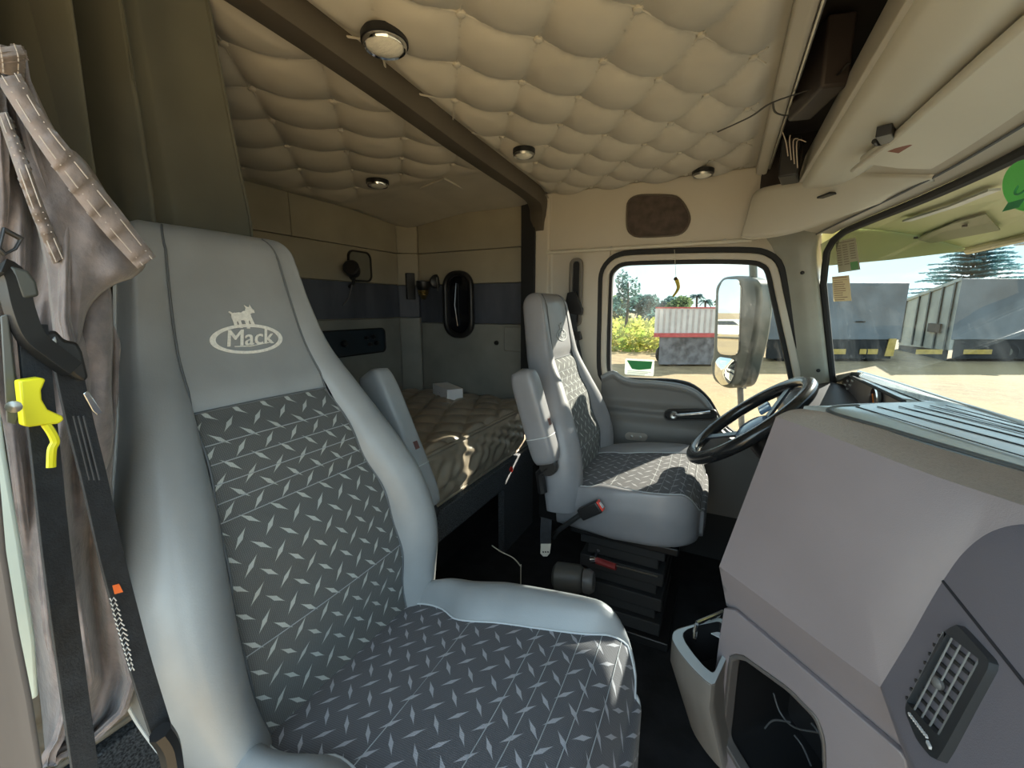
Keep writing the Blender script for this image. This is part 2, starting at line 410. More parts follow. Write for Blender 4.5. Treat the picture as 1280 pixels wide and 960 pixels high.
pleats(ceilR, XR+.02, -.74, YR+.3, YL, zfR, .235, .128, -.785, .69, .024, lambda x, y: flatR(x, y) > .6)
# small sewn flap at the far end of the sleeper headliner
fp = MB(); fp.prism([at(555, 228, Z=1.925)+V3(0, 0, .02), at(592, 247, Z=1.925)+V3(0, 0, .02), at(565, 258, Z=1.925)+V3(0, 0, .02), at(525, 240, Z=1.925)+V3(0, 0, .02)], (0, 0, -.008))
build(fp, 'access_flap', BEIGE, ceilR, bevel=.002)

# ceiling lamps
def ceiling_lamp(p, label, r=.047):
    t = thing('ceiling_lamp', label, 'light', p, 'round ceiling lamps')
    b = MB(); b.lathe([(r*1.16, .012), (r*1.16, -.004), (r*1.08, -.009), (r, -.007), (r*.98, .002)], p, (0, 0, 1), 32); build(b, 'bezel', CHROME if r > .033 else STEEL, t)
    b = MB(); b.lathe([(r*.98, 0), (r*.96, -.006), (r*.7, -.011), (r*.3, -.013), (.001, -.0135)], p, (0, 0, 1), 32); build(b, 'lens', LENS, t)
    g = MB(); g.lathe([(r*1.24, .012), (r*1.24, -.001), (r*1.17, -.002), (r*1.17, .01)], p, (0, 0, 1), 32); build(g, 'gasket', BLACK, t)
ceiling_lamp(at(481, 54, Z=1.924), 'large round ceiling lamp in the tufted ceiling above the passenger seat, nearest of the lamps', .034)
ceiling_lamp(at(655, 192, Z=1.924), 'small round ceiling lamp in the tufted ceiling beside the far end of the curtain track', .028)
ceiling_lamp(at(879, 219, Z=1.924)+V3(0, -.02, 0), 'round ceiling lamp tilted in its black ring above the driver door speaker', .03)
ceiling_lamp(at(472, 230, Z=1.915), 'ceiling lamp over the bunk in the sleeper, behind the curtain track', .034)

# track / roof bow between cab and sleeper
tk = MB()
prof = [(-.040, .03), (-.040, -.014), (-.022, -.026), (.026, -.026), (.036, -.010), (.036, .03)]
path = [V3(-.685, YR+.02, 1.935), V3(-.70, .6, 1.935), V3(-.738, 1.15, 1.93), V3(-.765, 1.68, 1.925), V3(-.775, 1.80, 1.905), V3(-.785, 1.845, 1.86), V3(-.785, 1.86, 1.80)]
for a, b in zip(path, path[1:]):
    pass
cs = []
pp = catmull(path, 5)
for i, p in enumerate(pp):
    T = (pp[min(i+1, len(pp)-1)]-pp[max(i-1, 0)]).normalized(); Nn = V3(1, 0, 0).cross(T).normalized()
    cs.append([p+V3(a, 0, 0)+Nn*b for a, b in prof])
tk.add([q for c in cs for q in c], [[i*6+k, i*6+(k+1) % 6, i*6+6+(k+1) % 6, i*6+6+k] for i in range(len(cs)-1) for k in range(6)]+[list(range(6))])
track = tag(build(tk, 'curtain_track', TRACKM), 'dark curtain track crossing the tufted ceiling between cab and sleeper', 'curtain track')

# --- rear wall of the sleeper
def pan(mb, x0, x1, y0, y1, z0, z1): mb.span((x0, y0, z0), (x1, y1, z1))
rw = MB()
rw.span((XR-.06, YR, ZF), (XR-.02, YL+.05, 2.02)); wr = struct(build(rw, 'wall_rear', WALLP, smooth=False))
def panel(name, x0, x1, y0, y1, z0, z1, m, par, bev=.006):
    b = MB(); b.span((x0, y0, z0), (x1, y1, z1)); return build(b, name, m, par, bevel=bev)
for y0, y1 in ((YR, .681), (.683, 1.191), (1.193, 1.812)):
    panel('upper_panel', XR-.03, XR, y0, y1, 1.7405, 2.0, WALLP, wr, .003)
panel('middle_panel', XR-.03, XR-.001, YR, 1.812, 1.575, 1.738, WALLP, wr, .003)
panel('band_panel', XR-.03, XR-.003, YR, 1.812, 1.40, 1.572, BANDM, wr, .002)
panel('lower_panel', XR-.03, XR-.001, YR, 1.812, .60, 1.397, LOWW, wr)
# far-left corner post of sleeper
cp = MB()
for z0, z1, mi in ((ZF, 1.398, 1), (1.40, 1.572, 2), (1.574, 1.74, 0), (1.742, 2.0, 0)):
    cp.prism([(XR-.02, 1.815, z0), (XR+.0, 1.815, z0), (XR+.085, 1.875, z0), (XR+.085, 1.93, z0), (XR-.02, 1.93, z0)], (0, 0, z1-z0), mi)
struct(build(cp, 'trim_2', [WALLP, LOWW, BANDM], bevel=.003))
# --- driver-side (truck left) sleeper wall
sw = MB(); sw.span((XR-.06, YL+.05, ZF), (-.80, YL+.09, 2.02)); wl = struct(build(sw, 'wall_left', WALLP, smooth=False))
x0, x1 = XR+.09, -.87
panel('upper_panel', x0, x1, YL+.01, YL+.06, 1.7405, 2.0, WALLP, wl, .003)
panel('middle_panel', x0, x1, YL+.012, YL+.06, 1.575, 1.738, WALLP, wl, .003)
panel('band_panel', x0, x1, YL+.014, YL+.06, 1.372, 1.572, BANDM, wl, .002)
panel('lower_panel', x0, x1, YL+.012, YL+.06, .60, 1.369, LOWW, wl)
panel('hatch_panel', -.985, -.88, YL+.004, YL+.02, 1.235, 1.36, LOWW, wl)
kb = MB(); kb.lathe([(.012, 0), (.012, .008), (.008, .014), (.001, .015)], (-1.03, YL+.012, 1.275), (0, -1, 0), 16); build(kb, 'knob', BLACK, wl)

# --- near wall behind the curtain and doorway surround (passenger side)
nw = MB(); nw.span((XR-.06, YR-.06, ZF), (-.62, YR-.02, 2.02)); struct(build(nw, 'wall_right', WALLP, smooth=False))
nh = MB(); nh.span((-.62, YR-.06, 1.80), (.50, YR-.02, 2.06)); struct(build(nh, 'trim_3', BEIGE_P, smooth=False))
# curved roof edge over the doorway, front header
fh = MB(); fh.span((.44, YR-.06, 1.735), (.50, YL+.08, 2.06)); struct(build(fh, 'trim_4', BEIGE_P, smooth=False))

# --- header above the driver door with recess lip
hd = MB()
hd.prism([(-.745, YL-.022, 1.70), (.09, YL-.022, 1.70), (.09, YL-.022, 1.955), (-.745, YL-.022, 1.955)], (0, .10, 0))
hdr = struct(build(hd, 'trim_5', BEIGE_P, bevel=.008))
lp = MB(); lp.tube([(-.745, YL-.03, 1.698), (.07, YL-.03, 1.698)], .007, 8); build(lp, 'edge_bead', PLATE, hdr)
for x in (-.45, -.14, -.02):
    s_ = MB(); s_.lathe([(.005, 0), (.005, .003), (.003, .005)], (x, YL-.03, 1.703), (0, -1, 0), 10); build(s_, 'screw', STEEL, hdr)
# B post, driver side
bp = MB()
bp.prism([(-.80, YL+.03, .95), (-.80, YL-.035, .95), (-.735, YL-.035, .95), (-.725, YL-.012, .95), (-.46, YL-.008, .95), (-.46, YL+.05, .95)], (0, 0, 1.0))
struct(build(bp, 'trim_6', BEIGE_P, bevel=.006))
bd = MB(); bd.prism([(-.88, YL+.03, ZF), (-.88, YL-.02, ZF), (-.80, YL-.04, ZF), (-.79, YL+.03, ZF)], (0, 0, 1.6)); struct(build(bd, 'trim_7', BLACKM, bevel=.005))

# ------------------------------------------------------------------ driver door: window outline in the plane Y = YL
def wpt(u, v, y=YL): return at(u, v, Y=y)
inner = [(770, 338), (778, 333), (800, 331), (880, 329.5), (935, 330.5), (950, 334), (957, 342), (963, 370), (972, 410), (981, 450), (989, 490), (996, 530), (985, 550),
         (930, 545), (905, 528), (888, 500), (868, 482), (845, 475), (810, 473), (785, 472), (771, 470), (764, 465), (763, 440), (764, 400), (765, 360), (766, 345)]
def offs(pl, d):
    """offset closed 3D outline in the XZ plane outward by d"""
    n = len(pl); out = []
    ar = sum(pl[i].x*pl[(i+1) % n].z-pl[(i+1) % n].x*pl[i].z for i in range(n)); sg = 1 if ar > 0 else -1
    for i in range(n):
        t = pl[(i+1) % n]-pl[i-1]; nn = V3(t.z, 0, -t.x).normalized()*sg
        out.append(pl[i]+nn*d)
    return out
win = catmull([wpt(*p) for p in inner], 3, True)
door = struct(bpy.data.objects.new('door_1', None)); COL.objects.link(door); door.location = (-.1, YL, .9)
gs = MB(); gs.ringprism([p+V3(0, -.004, 0) for p in offs(win, .016)], [p+V3(0, -.004, 0) for p in win], (0, .03, 0)); build(gs, 'window_seal', BLACKM, door, bevel=.003)
f2 = MB(); f2.ringprism([p+V3(0, -.016, 0) for p in offs(win, .040)], [p+V3(0, -.016, 0) for p in offs(win, .0155)], (0, .05, 0)); build(f2, 'window_frame', BEIGE_P, door, bevel=.005)
f3 = MB(); f3.ringprism([p+V3(0, -.010, 0) for p in offs(win, .062)], [p+V3(0, -.010, 0) for p in offs(win, .0405)], (0, .05, 0)); build(f3, 'weather_strip', BLACKM, door, bevel=.004)
# wall skin round the door opening (fills between outline and header / posts)
o3 = offs(win, .061)
sk = MB(); box_o = []
cxm = -.13; czm = 1.36
for p in o3:
    d = V3(p.x-cxm, 0, p.z-czm); sx = (.42/abs(d.x)) if abs(d.x) > 1e-6 else 99; sz = ((.36 if d.z > 0 else .5)/abs(d.z)) if abs(d.z) > 1e-6 else 99
    box_o.append(V3(cxm, YL, czm)+d*max(1.0, min(sx, sz)))
sk.ringprism([p+V3(0, .004, 0) for p in box_o], [p+V3(0, .004, 0) for p in o3], (0, .05, 0)); struct(build(sk, 'trim_8', BEIGE_P, bevel=.002))
gl = MB(); gl.add([p+V3(0, .012, 0) for p in win], [list(range(len(win)))]); w1 = struct(build(gl, 'window_1', GLASS_S, smooth=False))
lw = MB(); lw.span((-.80, YL+.03, ZF-.05), (.95, YL+.07, .93)); lw.span((.38, YL-.02, ZF-.05), (.95, YL+.03, .99)); struct(build(lw, 'trim_18', BLACKM, smooth=False))
lw = MB(); lw.span((.30, YR-.06, ZF-.05), (.95, YR-.02, 1.25)); lw.span((XR-.06, YR-.06, ZF-.05), (-.50, YR-.02, .80)); struct(build(lw, 'trim_19', BLACKM, smooth=False))
# door trim panel (below the glass): front outline follows the sweeping sill
top = [(752, 472), (766, 466), (775, 472), (790, 477), (820, 479), (850, 483), (870, 491), (884, 505), (895, 524), (908, 540), (935, 551), (1000, 560)]
tp = catmull([wpt(*p, y=YL-.035) for p in top], 3)
dp = MB()
def dpanel(i, j):
    k = i*(len(tp)-1); a = int(min(k, len(tp)-2)); p = tp[a].lerp(tp[a+1], k-a)
    zb = .62; z = lerp(p.z, zb, j)
    d = 0
    d += .020*math.exp(-((z-(1.03+.01*math.sin(p.x*5)))/.020)**2)*min(1, max(0, (.02-p.x)/.1))     # moulded waist ridge
    d += .045*(1/(1+math.exp((z-.985)/.012)))                                     # lower section stands proud
    if j < .001: d -= .03
    elif j < .04: d += .004
    return V3(p.x, p.y-d, z)
dp.grid(lambda i, j: dpanel(i, (j**1.15)), 66, 60)
build(dp, 'door_panel', DOORM, door, solid=.0, angle=60)
rim = MB(); rim.tube([p+V3(0, .004, .0) for p in tp], .011, 10); build(rim, 'sill_rim', DOORHI, door)
# inside release: cup, chrome lever
cup = MB(); fr = frame2(at(862, 519, Y=YL-.075), (1, 0, .12), (0, 0, 1)); o_ = [fr(p) for p in rr(.20, .046, .022)]; i_ = [fr(p) for p in rr(.185, .034, .016)]
cup.ringprism(o_, i_, (0, .02, 0)); build(cup, 'handle_surround', BLACK, door, bevel=.002)
cb = MB(); cb.prism([p+V3(0, .012, 0) for p in i_], (0, .01, 0)); build(cb, 'handle_cup', BLACKM, door)
hl = MB(); P0 = at(842, 519, Y=YL-.085); P1 = at(888, 515, Y=YL-.095)
hl.tube([P0, P0.lerp(P1, .3)+V3(0, -.006, 0), P0.lerp(P1, .7)+V3(0, -.006, 0), P1], .009, 10, flat=.7); build(hl, 'door_handle', CHROME, door)
hk = MB(); hk.lathe([(.017, 0), (.017, .008), (.012, .014), (.006, .012), (.001, .012)], P0+V3(0, .006, 0), (0, -1, 0), 20); build(hk, 'lock_knob', STEEL, door)
ov = MB(); fr = frame2(at(795, 546, Y=YL-.083), (1, 0, .06), (0, 0, 1)); ov.prism([fr(p) for p in rr(.095, .034, .0168, 6)], (0, .006, 0)); ova = build(ov, 'reflector', mat('dull_reflector', (.30, .28, .25), .3), door, bevel=.002)
for dx in (-.018, .018):
    q = MB(); q.lathe([(.006, 0), (.006, .003), (.002, .004)], fr((dx, 0)), (0, -1, 0), 10); build(q, 'screw', STEEL, ova)

# green and white sticker on the door glass
st = MB(); fr = frame2(at(799, 459, Y=YL+.006), (1, 0, 0), (0, 0, 1)); st.prism([fr(p) for p in rr(.125, .072, .006)], (0, .001, 0))
stk = tag(build(st, 'window_sticker', thin_mat('thin_white_film', (.85, .88, .85))), 'green and white rectangular sticker at the bottom rear corner of the driver door glass', 'sticker')
s2 = MB(); s2.prism([fr(p)+V3(0, -.0012, 0) for p in ((-.055, .028), (.054, .028), (.05, -.004), (.0, -.012), (-.03, -.010))], (0, .001, 0)); build(s2, 'green_print', thin_mat('thin_green_film', (.12, .42, .20)), stk)
s3 = MB()
for k in range(3): s3.span(fr((-.05, -.018-.006*k))+V3(0, -.001, 0), fr((.05-.012*k, -.020-.006*k)))
build(s3, 'small_print', mat('grey_print', (.35, .4, .35), .6), stk)

# ------------------------------------------------------------------ windshield and A pillar
YC = .965
def wx_top(y): return .425-.150*abs((y-YC)/.90)**2.2
def wx_bot(y): return .88-.492*abs((y-YC)/.90)**2.35
ZT0 = 1.705; ZB0 = .98
def wtopz(y): return ZT0-.035*max(0, abs(y-YC)/.88)**6
def wsh(i, j, dx=0):
    y = lerp(YC-.88, YC+.88, i); zt = wtopz(y)
    return V3(lerp(wx_bot(y), wx_top(y), j)+dx, y, lerp(ZB0, zt, j))
wg = MB(); wg.grid(lambda i, j: wsh(i, j), 40, 8); w2 = struct(build(wg, 'window_2', GLASS_W, angle=180))
se = MB(); se.tube([wsh(i/40, 1)+V3(-.006, 0, -.004) for i in range(3, 38)]+[wsh(38.6/40, .985), wsh(39.4/40, .95), wsh(39.8/40, .88)]+[wsh(1, j/10)+V3(-.004, -.004, 0) for j in range(8, -1, -1)], .011, 8)
build(se, 'window_seal', BLACKM, w2)
# A pillar cover (driver side)
ap = MB()
def apil(i, j):
    z = lerp(1.10, 1.76, j); k = (z-1.22)/(1.66-1.22)
    xf = lerp(.352, .262, k); xr = lerp(.262, .170, k)
    flare = .05*max(0, (z-1.62)/.12)**2
    pts = [V3(xf+.03, YC+.93, z), V3(xf+flare, YC+.868-flare, z), V3(xf-.012+flare, YC+.862-flare, z), V3(lerp(xf, xr, .55), YC+.872-flare*.6, z), V3(xr-flare, YC+.90, z), V3(xr-.03-flare, YC+.915, z)]
    q = i*(len(pts)-1); a = int(min(q, len(pts)-2)); return pts[a].lerp(pts[a+1], q-a)
ap.grid(apil, 15, 24); apo = struct(build(ap, 'trim_9', mat('sage_grey_pillar_plastic', (.36, .36, .30), .42, bscale=400, bst=.2, bdist=.0004), angle=60))
for (u, v) in ((1003, 341), (1023, 463)):
    p = at(u, v, Y=YC+.866); q = MB(); q.lathe([(.0065, 0), (.0065, .004), (.003, .006)], p+V3(0, -.002, 0), (-.4, -1, 0), 12); build(q, 'screw', BLACK, apo)

# ------------------------------------------------------------------ overhead: rail, open cavity, console, visors
rl = MB(); rl.prism([(.062, YR+.03, 1.925), (.062, YR+.03, 1.955), (.095, YR+.03, 1.955), (.095, YR+.03, 1.915), (.085, YR+.03, 1.912)], (0, YL-YR-.06, 0)); struct(build(rl, 'trim_10', BEIGE_P, bevel=.004))
r2 = MB(); r2.tube([(.098, YR+.05, 1.912), (.098, 1.74, 1.912)], .0035, 8); struct(build(r2, 'trim_11', STEEL))
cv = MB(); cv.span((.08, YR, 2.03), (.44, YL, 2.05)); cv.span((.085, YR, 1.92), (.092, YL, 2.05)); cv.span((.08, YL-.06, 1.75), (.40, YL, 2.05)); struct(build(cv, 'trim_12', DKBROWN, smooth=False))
# overhead console: rounded long moulding
con = thing('overhead_console', 'long rounded beige overhead console above the windshield with an open rear slot', 'console', (.25, .95, 1.80))
cc = MB()
cprof = [(.190, 1.865), (.182, 1.835), (.178, 1.815), (.184, 1.800), (.20, 1.790), (.235, 1.778), (.27, 1.778), (.292, 1.79), (.308, 1.82), (.325, 1.85), (.36, 1.862), (.45, 1.86)]
cpf = catmull([V3(a, 0, b) for a, b in cprof], 4)
cc.grid(lambda i, j: V3(cpf[int(round(j*(len(cpf)-1)))].x, lerp(YR, 1.62, i), cpf[int(round(j*(len(cpf)-1)))].z), 30, len(cpf)-1)
build(cc, 'console_shell', PLATE, con, solid=.004, angle=70)
cl = MB(); cl.prism([(.166, YR, 1.815), (.178, YR, 1.812), (.192, YR, 1.90), (.182, YR, 1.905)], (0, 1.56, 0)); build(cl, 'rear_lip', BEIGE_P, con, bevel=.002)
# dark ribs and boxes inside the cavity
rb = MB(); rb.box((.14, 1.18, 1.945), (.05, .16, .13), Matrix.Rotation(R(14), 3, 'Z')); build(rb, 'radio_bracket', mat('dark_maroon_plastic', (.045, .035, .032), .5), con, bevel=.006)
rb = MB(); rb.box((.135, 1.50, 1.86), (.045, .10, .10), Matrix.Rotation(R(-10), 3, 'Z')); build(rb, 'wiring_box', BLACK, con, bevel=.004)
wi = MB()
for k in range(4):
    p = at(985+4*k, 195+5*k, Y=1.40); wi.tube(catmull([p, p+V3(-.01, -.02, .03+.01*k), p+V3(-.02+.01*k, -.02, .055)], 4), .0013, 6)
build(wi, 'loose_wire', mat('pale_wire', (.6, .5, .4), .5), con)
# black cable tie dangling from the slot
ct = MB(); tie = [at(1062, 78, Z=1.90), at(1030, 105, Z=1.90), at(966, 128, Z=1.905), at(938, 146, Z=1.90), at(897, 165, Z=1.895)]
ct.tube(catmull(tie, 6), .0028, 6, flat=.5); lo = [at(966, 128, Z=1.905), at(970, 141, Z=1.905), at(990, 144, Z=1.90), at(1020, 132, Z=1.90), at(1045, 112, Z=1.90)]
ct.tube(catmull(lo, 6), .0026, 6, flat=.5)
tag(build(ct, 'cable_tie', BLACK), 'black cable tie poking out of the overhead slot over the tufted ceiling', 'cable tie')

def visor(label, corners, th, clip, group):
    """corners: near/rear order outline in 3D, thickness downward"""
    t = thing('sun_visor', label, 'sun visor', sum(corners, V3(0, 0, 0))/len(corners), group)
    b = MB(); b.prism(corners, th); build(b, 'visor_board', PLATE, t, bevel=.006)
    return t
# driver visor: hinged board, rear edge towards the seats, dips at the far end
def q3(l): return [at(u, v, Z=z) for u, v, z in l]
vd = q3([(1172, 214, 1.775), (1060, 213, 1.80), (985, 228, 1.785), (955, 236, 1.775), (946, 246, 1.770)])
dv = thing('sun_visor', 'driver side sun visor, flat beige board with a dark finger slot', 'sun visor', (.2, 1.5, 1.74), 'beige sun visors')
vb = MB()
A = [at(946, 244, Y=1.735), at(958, 235, Y=1.69), at(1000, 225, Y=1.58), at(1060, 213, Y=1.42), at(1115, 213, Y=1.32), at(1171, 214, Y=1.235)]
B = [at(929, 296, Y=1.735), at(950, 297, Y=1.70), at(1000, 288, Y=1.63), at(1050, 268, Y=1.55), at(1110, 244, Y=1.43), at(1171, 214.5, Y=1.30)]
Ac = catmull(A, 5); Bc = catmull(B, 5)
vb.grid(lambda i, j: Ac[int(round(i*(len(Ac)-1)))].lerp(Bc[int(round(i*(len(Ac)-1)))], j)+V3(0, 0, -.006*math.sin(math.pi*j)), len(Ac)-1, 10)
build(vb, 'visor_board', PLATE, dv, solid=.014, angle=60)
vt = MB(); vt.tube([p+V3(-.002, -.003, -.001) for p in Bc[:-1]], .004, 6); build(vt, 'edge_piping', BEIGE_P, dv)
def pin(u, v, Y): return at(u, v, Y=Y)
fs_ = MB(); c = at(1036, 243, Y=1.495); fs_.box(c+V3(-.004, -.004, -.003), (.024, .05, .006), Matrix.Rotation(R(25), 3, 'Z')); build(fs_, 'finger_slot', BLACK, dv, bevel=.002)
# header strip below visor to windshield top
hs = MB()
def hsf(i, j):
    y = lerp(YC-.88, YC+.80, i); a = wsh((y-(YC-.88))/1.76, 1)+V3(-.01, 0, .006); b = V3(.30-.16*max(0, (y-1.2)/.6)**1.3, y, 1.79-.05*max(0, (y-1.3)/.5))
    return a.lerp(b, j)+V3(0, 0, -.012*math.sin(math.pi*j))
hs.grid(hsf, 40, 10); struct(build(hs, 'trim_13', BEIGE_P, angle=80))
hb = MB(); hb.tube([hsf(i/40, .30)+V3(0, 0, -.004) for i in range(2, 41)], .0028, 6); struct(build(hb, 'trim_14', DSEAM))
# passenger visor
pv = thing('sun_visor', 'passenger side sun visor, larger beige board with a brown label on its corner', 'sun visor', (.38, 1.1, 1.77), 'beige sun visors')
pts = [at(1073, 205, Z=1.753), at(1112, 178, Z=1.753), at(1168, 128, Z=1.753), at(1225, 78, Z=1.753), at(1330, -12, Z=1.753), at(1400, 60, Z=1.733), at(1400, 110, Z=1.723), at(1290, 158, Z=1.723), at(1235, 196, Z=1.723), at(1205, 210, Z=1.726), at(1175, 213.5, Z=1.730), at(1120, 211, Z=1.743)]
pb = MB(); pb.prism(pts, (0, 0, .016)); build(pb, 'visor_board', PLATE, pv, bevel=.006)
pl = MB(); fr = frame2(at(1124, 184, Z=1.750), (.25, -1, 0), (1, .25, -.25)); pl.prism([fr(p) for p in ((-.022, -.008), (.022, -.012), (.018, .010), (-.022, .012))], (0, 0, -.0012)); build(pl, 'label', mat('brown_label', (.22, .05, .02), .5), pv)
hn = MB(); c = at(1108, 168, Z=1.763); hn.box(c, (.022, .055, .018), Matrix.Rotation(R(-22), 3, 'Z')); hn.tube([c+V3(-.01, .03, .0), c+V3(.0, .05, .0), c+V3(.016, .04, 0)], .005, 8); build(hn, 'hinge', BLACK, pv, bevel=.003)
hn2 = MB(); hn2.tube([at(1066, 213, Z=1.756), at(1075, 206, Z=1.753), at(1112, 178, Z=1.756)], .005, 8); build(hn2, 'pivot_rod', BEIGE_P, pv)

# speaker grille above the driver door
sg = [(785, 262), (787, 252), (797, 246), (815, 245), (840, 246), (850, 251), (858, 263), (861, 274), (857, 285), (848, 292), (830, 294), (800, 295), (789, 291), (785, 282)]
sp3 = catmull([at(u, v, Y=YL-.026) for u, v in sg], 3, True)
spk = thing('speaker_grille', 'dark brown cloth speaker grille set in the panel above the driver door', 'speaker', (-.28, YL-.03, 1.75))
b = MB(); b.prism([p+V3(0, .0, 0) for p in sp3], (0, .01, 0)); build(b, 'cloth', SPKM, spk)
b = MB(); b.ringprism([p+V3(0, -.006, 0) for p in offs(sp3, .007)], [p+V3(0, -.006, 0) for p in sp3], (0, .014, 0)); build(b, 'rim', mat('dark_brown_rim', (.10, .08, .06), .5), spk, bevel=.002)

# ================================================================== SEATS
def make_seat(label, yc, prof, cush, ztop, zbase, inb, vinyl, logo_col, arm, seed=1, thick=.10):
    """prof: (x, z, half panel, half outer, wing bulge) from crease to crown; cush: cushion stations; inb = side (+1/-1) of the armrest"""
    root = thing('truck_seat', label, 'seat', (cush['x0']+.25, yc, zbase), 'high-backed cab seats')
    S = [0]
    for a, b in zip(prof, prof[1:]): S.append(S[-1]+math.hypot(a[0]-b[0], a[1]-b[1]))
    def st(s, k): return smooth_interp(s, [(S[i], prof[i][k]) for i in range(len(prof))])
    ST = S[-1]; SF = S[[i for i, p in enumerate(prof) if len(p) > 5][0]]        # arc length where the fabric ends
    def frame(s):
        e = .01; a = V3(st(max(0, s-e), 0), 0, st(max(0, s-e), 1)); b = V3(st(min(ST, s+e), 0), 0, st(min(ST, s+e), 1))
        T = (b-a).normalized(); return V3(st(s, 0), yc, st(s, 1)), T, V3(T.z, 0, -T.x)
    NI, NO = 12, 14
    def front(s, t):
        """t in -1..1 over the inner panel"""
        P, T, N = frame(s); hp = st(s, 2); y = t*hp
        d = .006*(1-t*t) - .010*math.exp(-((s-SF)/.02)**2) + .004*math.sin(s*40+1)*(1 if s < SF else 0)
        return P+V3(0, y, 0)+N*d
    def ring(s, shrink=0):
        P, T, N = frame(s); hp, ho, wb = st(s, 2), st(s, 3), st(s, 4); th = thick
        out = []
        W = ho-hp
        # from right seam over the wing, round the side, to the back centre
        cr = [(hp, 0), (hp+W*.10, wb*.45), (hp+W*.30, wb*.88), (hp+W*.52, wb), (hp+W*.75, wb*.78), (hp+W*.92, wb*.25), (ho, -.018), (ho+.002, -.045), (ho-.004, -.075), (ho-.018, -th*.93), (ho-.05, -th), (ho*.5, -th-.004), (0, -th-.006)]
        return P, N, cr
    def outerpt(s, i, side):
        P, N, cr = ring(s); q = i*(len(cr)-1); a = int(min(q, len(cr)-2)); c = (lerp(cr[a][0], cr[a+1][0], q-a), lerp(cr[a][1], cr[a+1][1], q-a))
        return P+V3(0, side*c[0], 0)+N*c[1]
    def body_cap(s, phi, cr, side):
        P, T, N = frame(s); r = .055
        o = []
        for (y, d) in cr:
            yy = y*(1-(1-math.cos(phi))*.28); dc = -thick/2; dd = dc+(d-dc)*math.cos(phi)**.8
            o.append(P+V3(0, side*yy, 0)+N*dd+T*r*math.sin(phi))
        return o
    mb = MB(); NR = 56; CK = 8
    for side in (1, -1):
        rows = []
        for j in range(NR+1):
            s = ST*j/NR; P, N, cr = ring(s)
            c3 = catmull([V3(a, b, 0) for a, b in cr], 2); rows.append([P+V3(0, side*p.x, 0)+N*p.y for p in c3])
        P, N, cr = ring(ST); c3 = [(p.x, p.y) for p in catmull([V3(a, b, 0) for a, b in cr], 2)]
        for k in range(1, CK+1): rows.append(body_cap(ST, math.pi/2*k/CK*.999, c3, side))
        nc = len(rows[0]); b = len(mb.v)
        for r_ in rows: mb.v += r_
        for j in range(len(rows)-1):
            for i in range(nc-1): mb.f.append([b+j*nc+i, b+j*nc+i+1, b+(j+1)*nc+i+1, b+(j+1)*nc+i]); mb.m.append(0)
    # head panel
    rows = []; jh = 22
    for j in range(jh+1): rows.append([front(lerp(SF, ST, j/jh), t) for t in [2*i/NI-1 for i in range(NI+1)]])
    hp = st(ST, 2)
    fr0 = [((2*i/NI-1)*hp, .006*(1-(2*i/NI-1)**2)) for i in range(NI+1)]
    for k in range(1, CK+1): rows.append(body_cap(ST, math.pi/2*k/CK*.999, fr0, 1))
    b = len(mb.v); nc = NI+1
    for r_ in rows: mb.v += r_
    for j in range(len(rows)-1):
        for i in range(nc-1): mb.f.append([b+j*nc+i, b+j*nc+i+1, b+(j+1)*nc+i+1, b+(j+1)*nc+i]); mb.m.append(0)
    build(mb, 'backrest', vinyl, root, angle=75)
    # woven panel
    fb = MB(); fb.grid(lambda i, j: front(j*SF, 2*i-1), 24, 60, uvf=lambda i, j: ((2*i-1)*st(j*SF, 2)*1.0+.3, j*SF+.3)); fbo = build(fb, 'back_panel', FAB_B, root)
    # seams
    sm = MB()
    for side in (1, -1): sm.tube([front(ST*j/50, side)+frame(ST*j/50)[2]*.002 for j in range(51)]+[p[0 if side < 0 else -1] for p in rows[jh+1:jh+6]], .0019, 6)
    sm.tube([front(SF, 2*i/12-1)+frame(SF)[2]*.002 for i in range(13)], .0022, 6)
    build(sm, 'seam', DSEAM, root)
    if seed == 1:
        ps = MB()
        for side in (1, -1):
            for off in (0, .006): ps.tube([outerpt(ST*j/60, .585, side)+V3(0, side*(.0018), 0)-frame(ST*j/60)[2]*off for j in range(3, 58)], .0015, 5)
        build(ps, 'side_stitching', PIPING, root)
    ss = MB()
    for f in (.90, .845, .79, .74, .69, .34): 
        ss.tube([front(SF*f, 2*i/20-1)+frame(SF*f)[2]*(.0006) for i in range(21)], .0009, 5)
    build(ss, 'quilting_seam', QSEAM, root)
    # embroidered badge on the head panel
    sL = lerp(SF, ST, .43); P, T, N = frame(sL); o = front(sL, 0)+N*.0012; fr = lambda p: front(sL+p[1], p[0]/st(sL+p[1], 2))+N*.0014; q = 1.22 if seed == 1 else .9
    if True:
        bg_ = MB(); n = 48
        E1 = [fr((.055*q*math.cos(2*math.pi*k/n), .0235*q*math.sin(2*math.pi*k/n))) for k in range(n)]; E2 = [fr((.0475*q*math.cos(2*math.pi*k/n), .0190*q*math.sin(2*math.pi*k/n))) for k in range(n)]
        bg_.ringprism(E1, E2, N*.0012)
        bo = build(bg_, 'embroidered_badge', logo_col, root, smooth=False)
        tb = text_mb('Mack', .036*q, lambda p: fr((p[0]-.0006, p[1]+.002)), N, shear=.30, depth=.0012, sx=.95)
        tb2 = text_mb('Mack', .036*q, lambda p: fr((p[0]+.0006, p[1]+.002)), N, shear=.30, depth=.0013, sx=.95); tb.add(tb2.v, tb2.f)
        tb.tube([fr((-.024*q, -.012)), fr((.0, -.0135)), fr((.036*q, -.008)), fr((.034*q, -.0045))], .0011, 5)
        build(tb, 'badge_lettering', logo_col, bo, smooth=False)
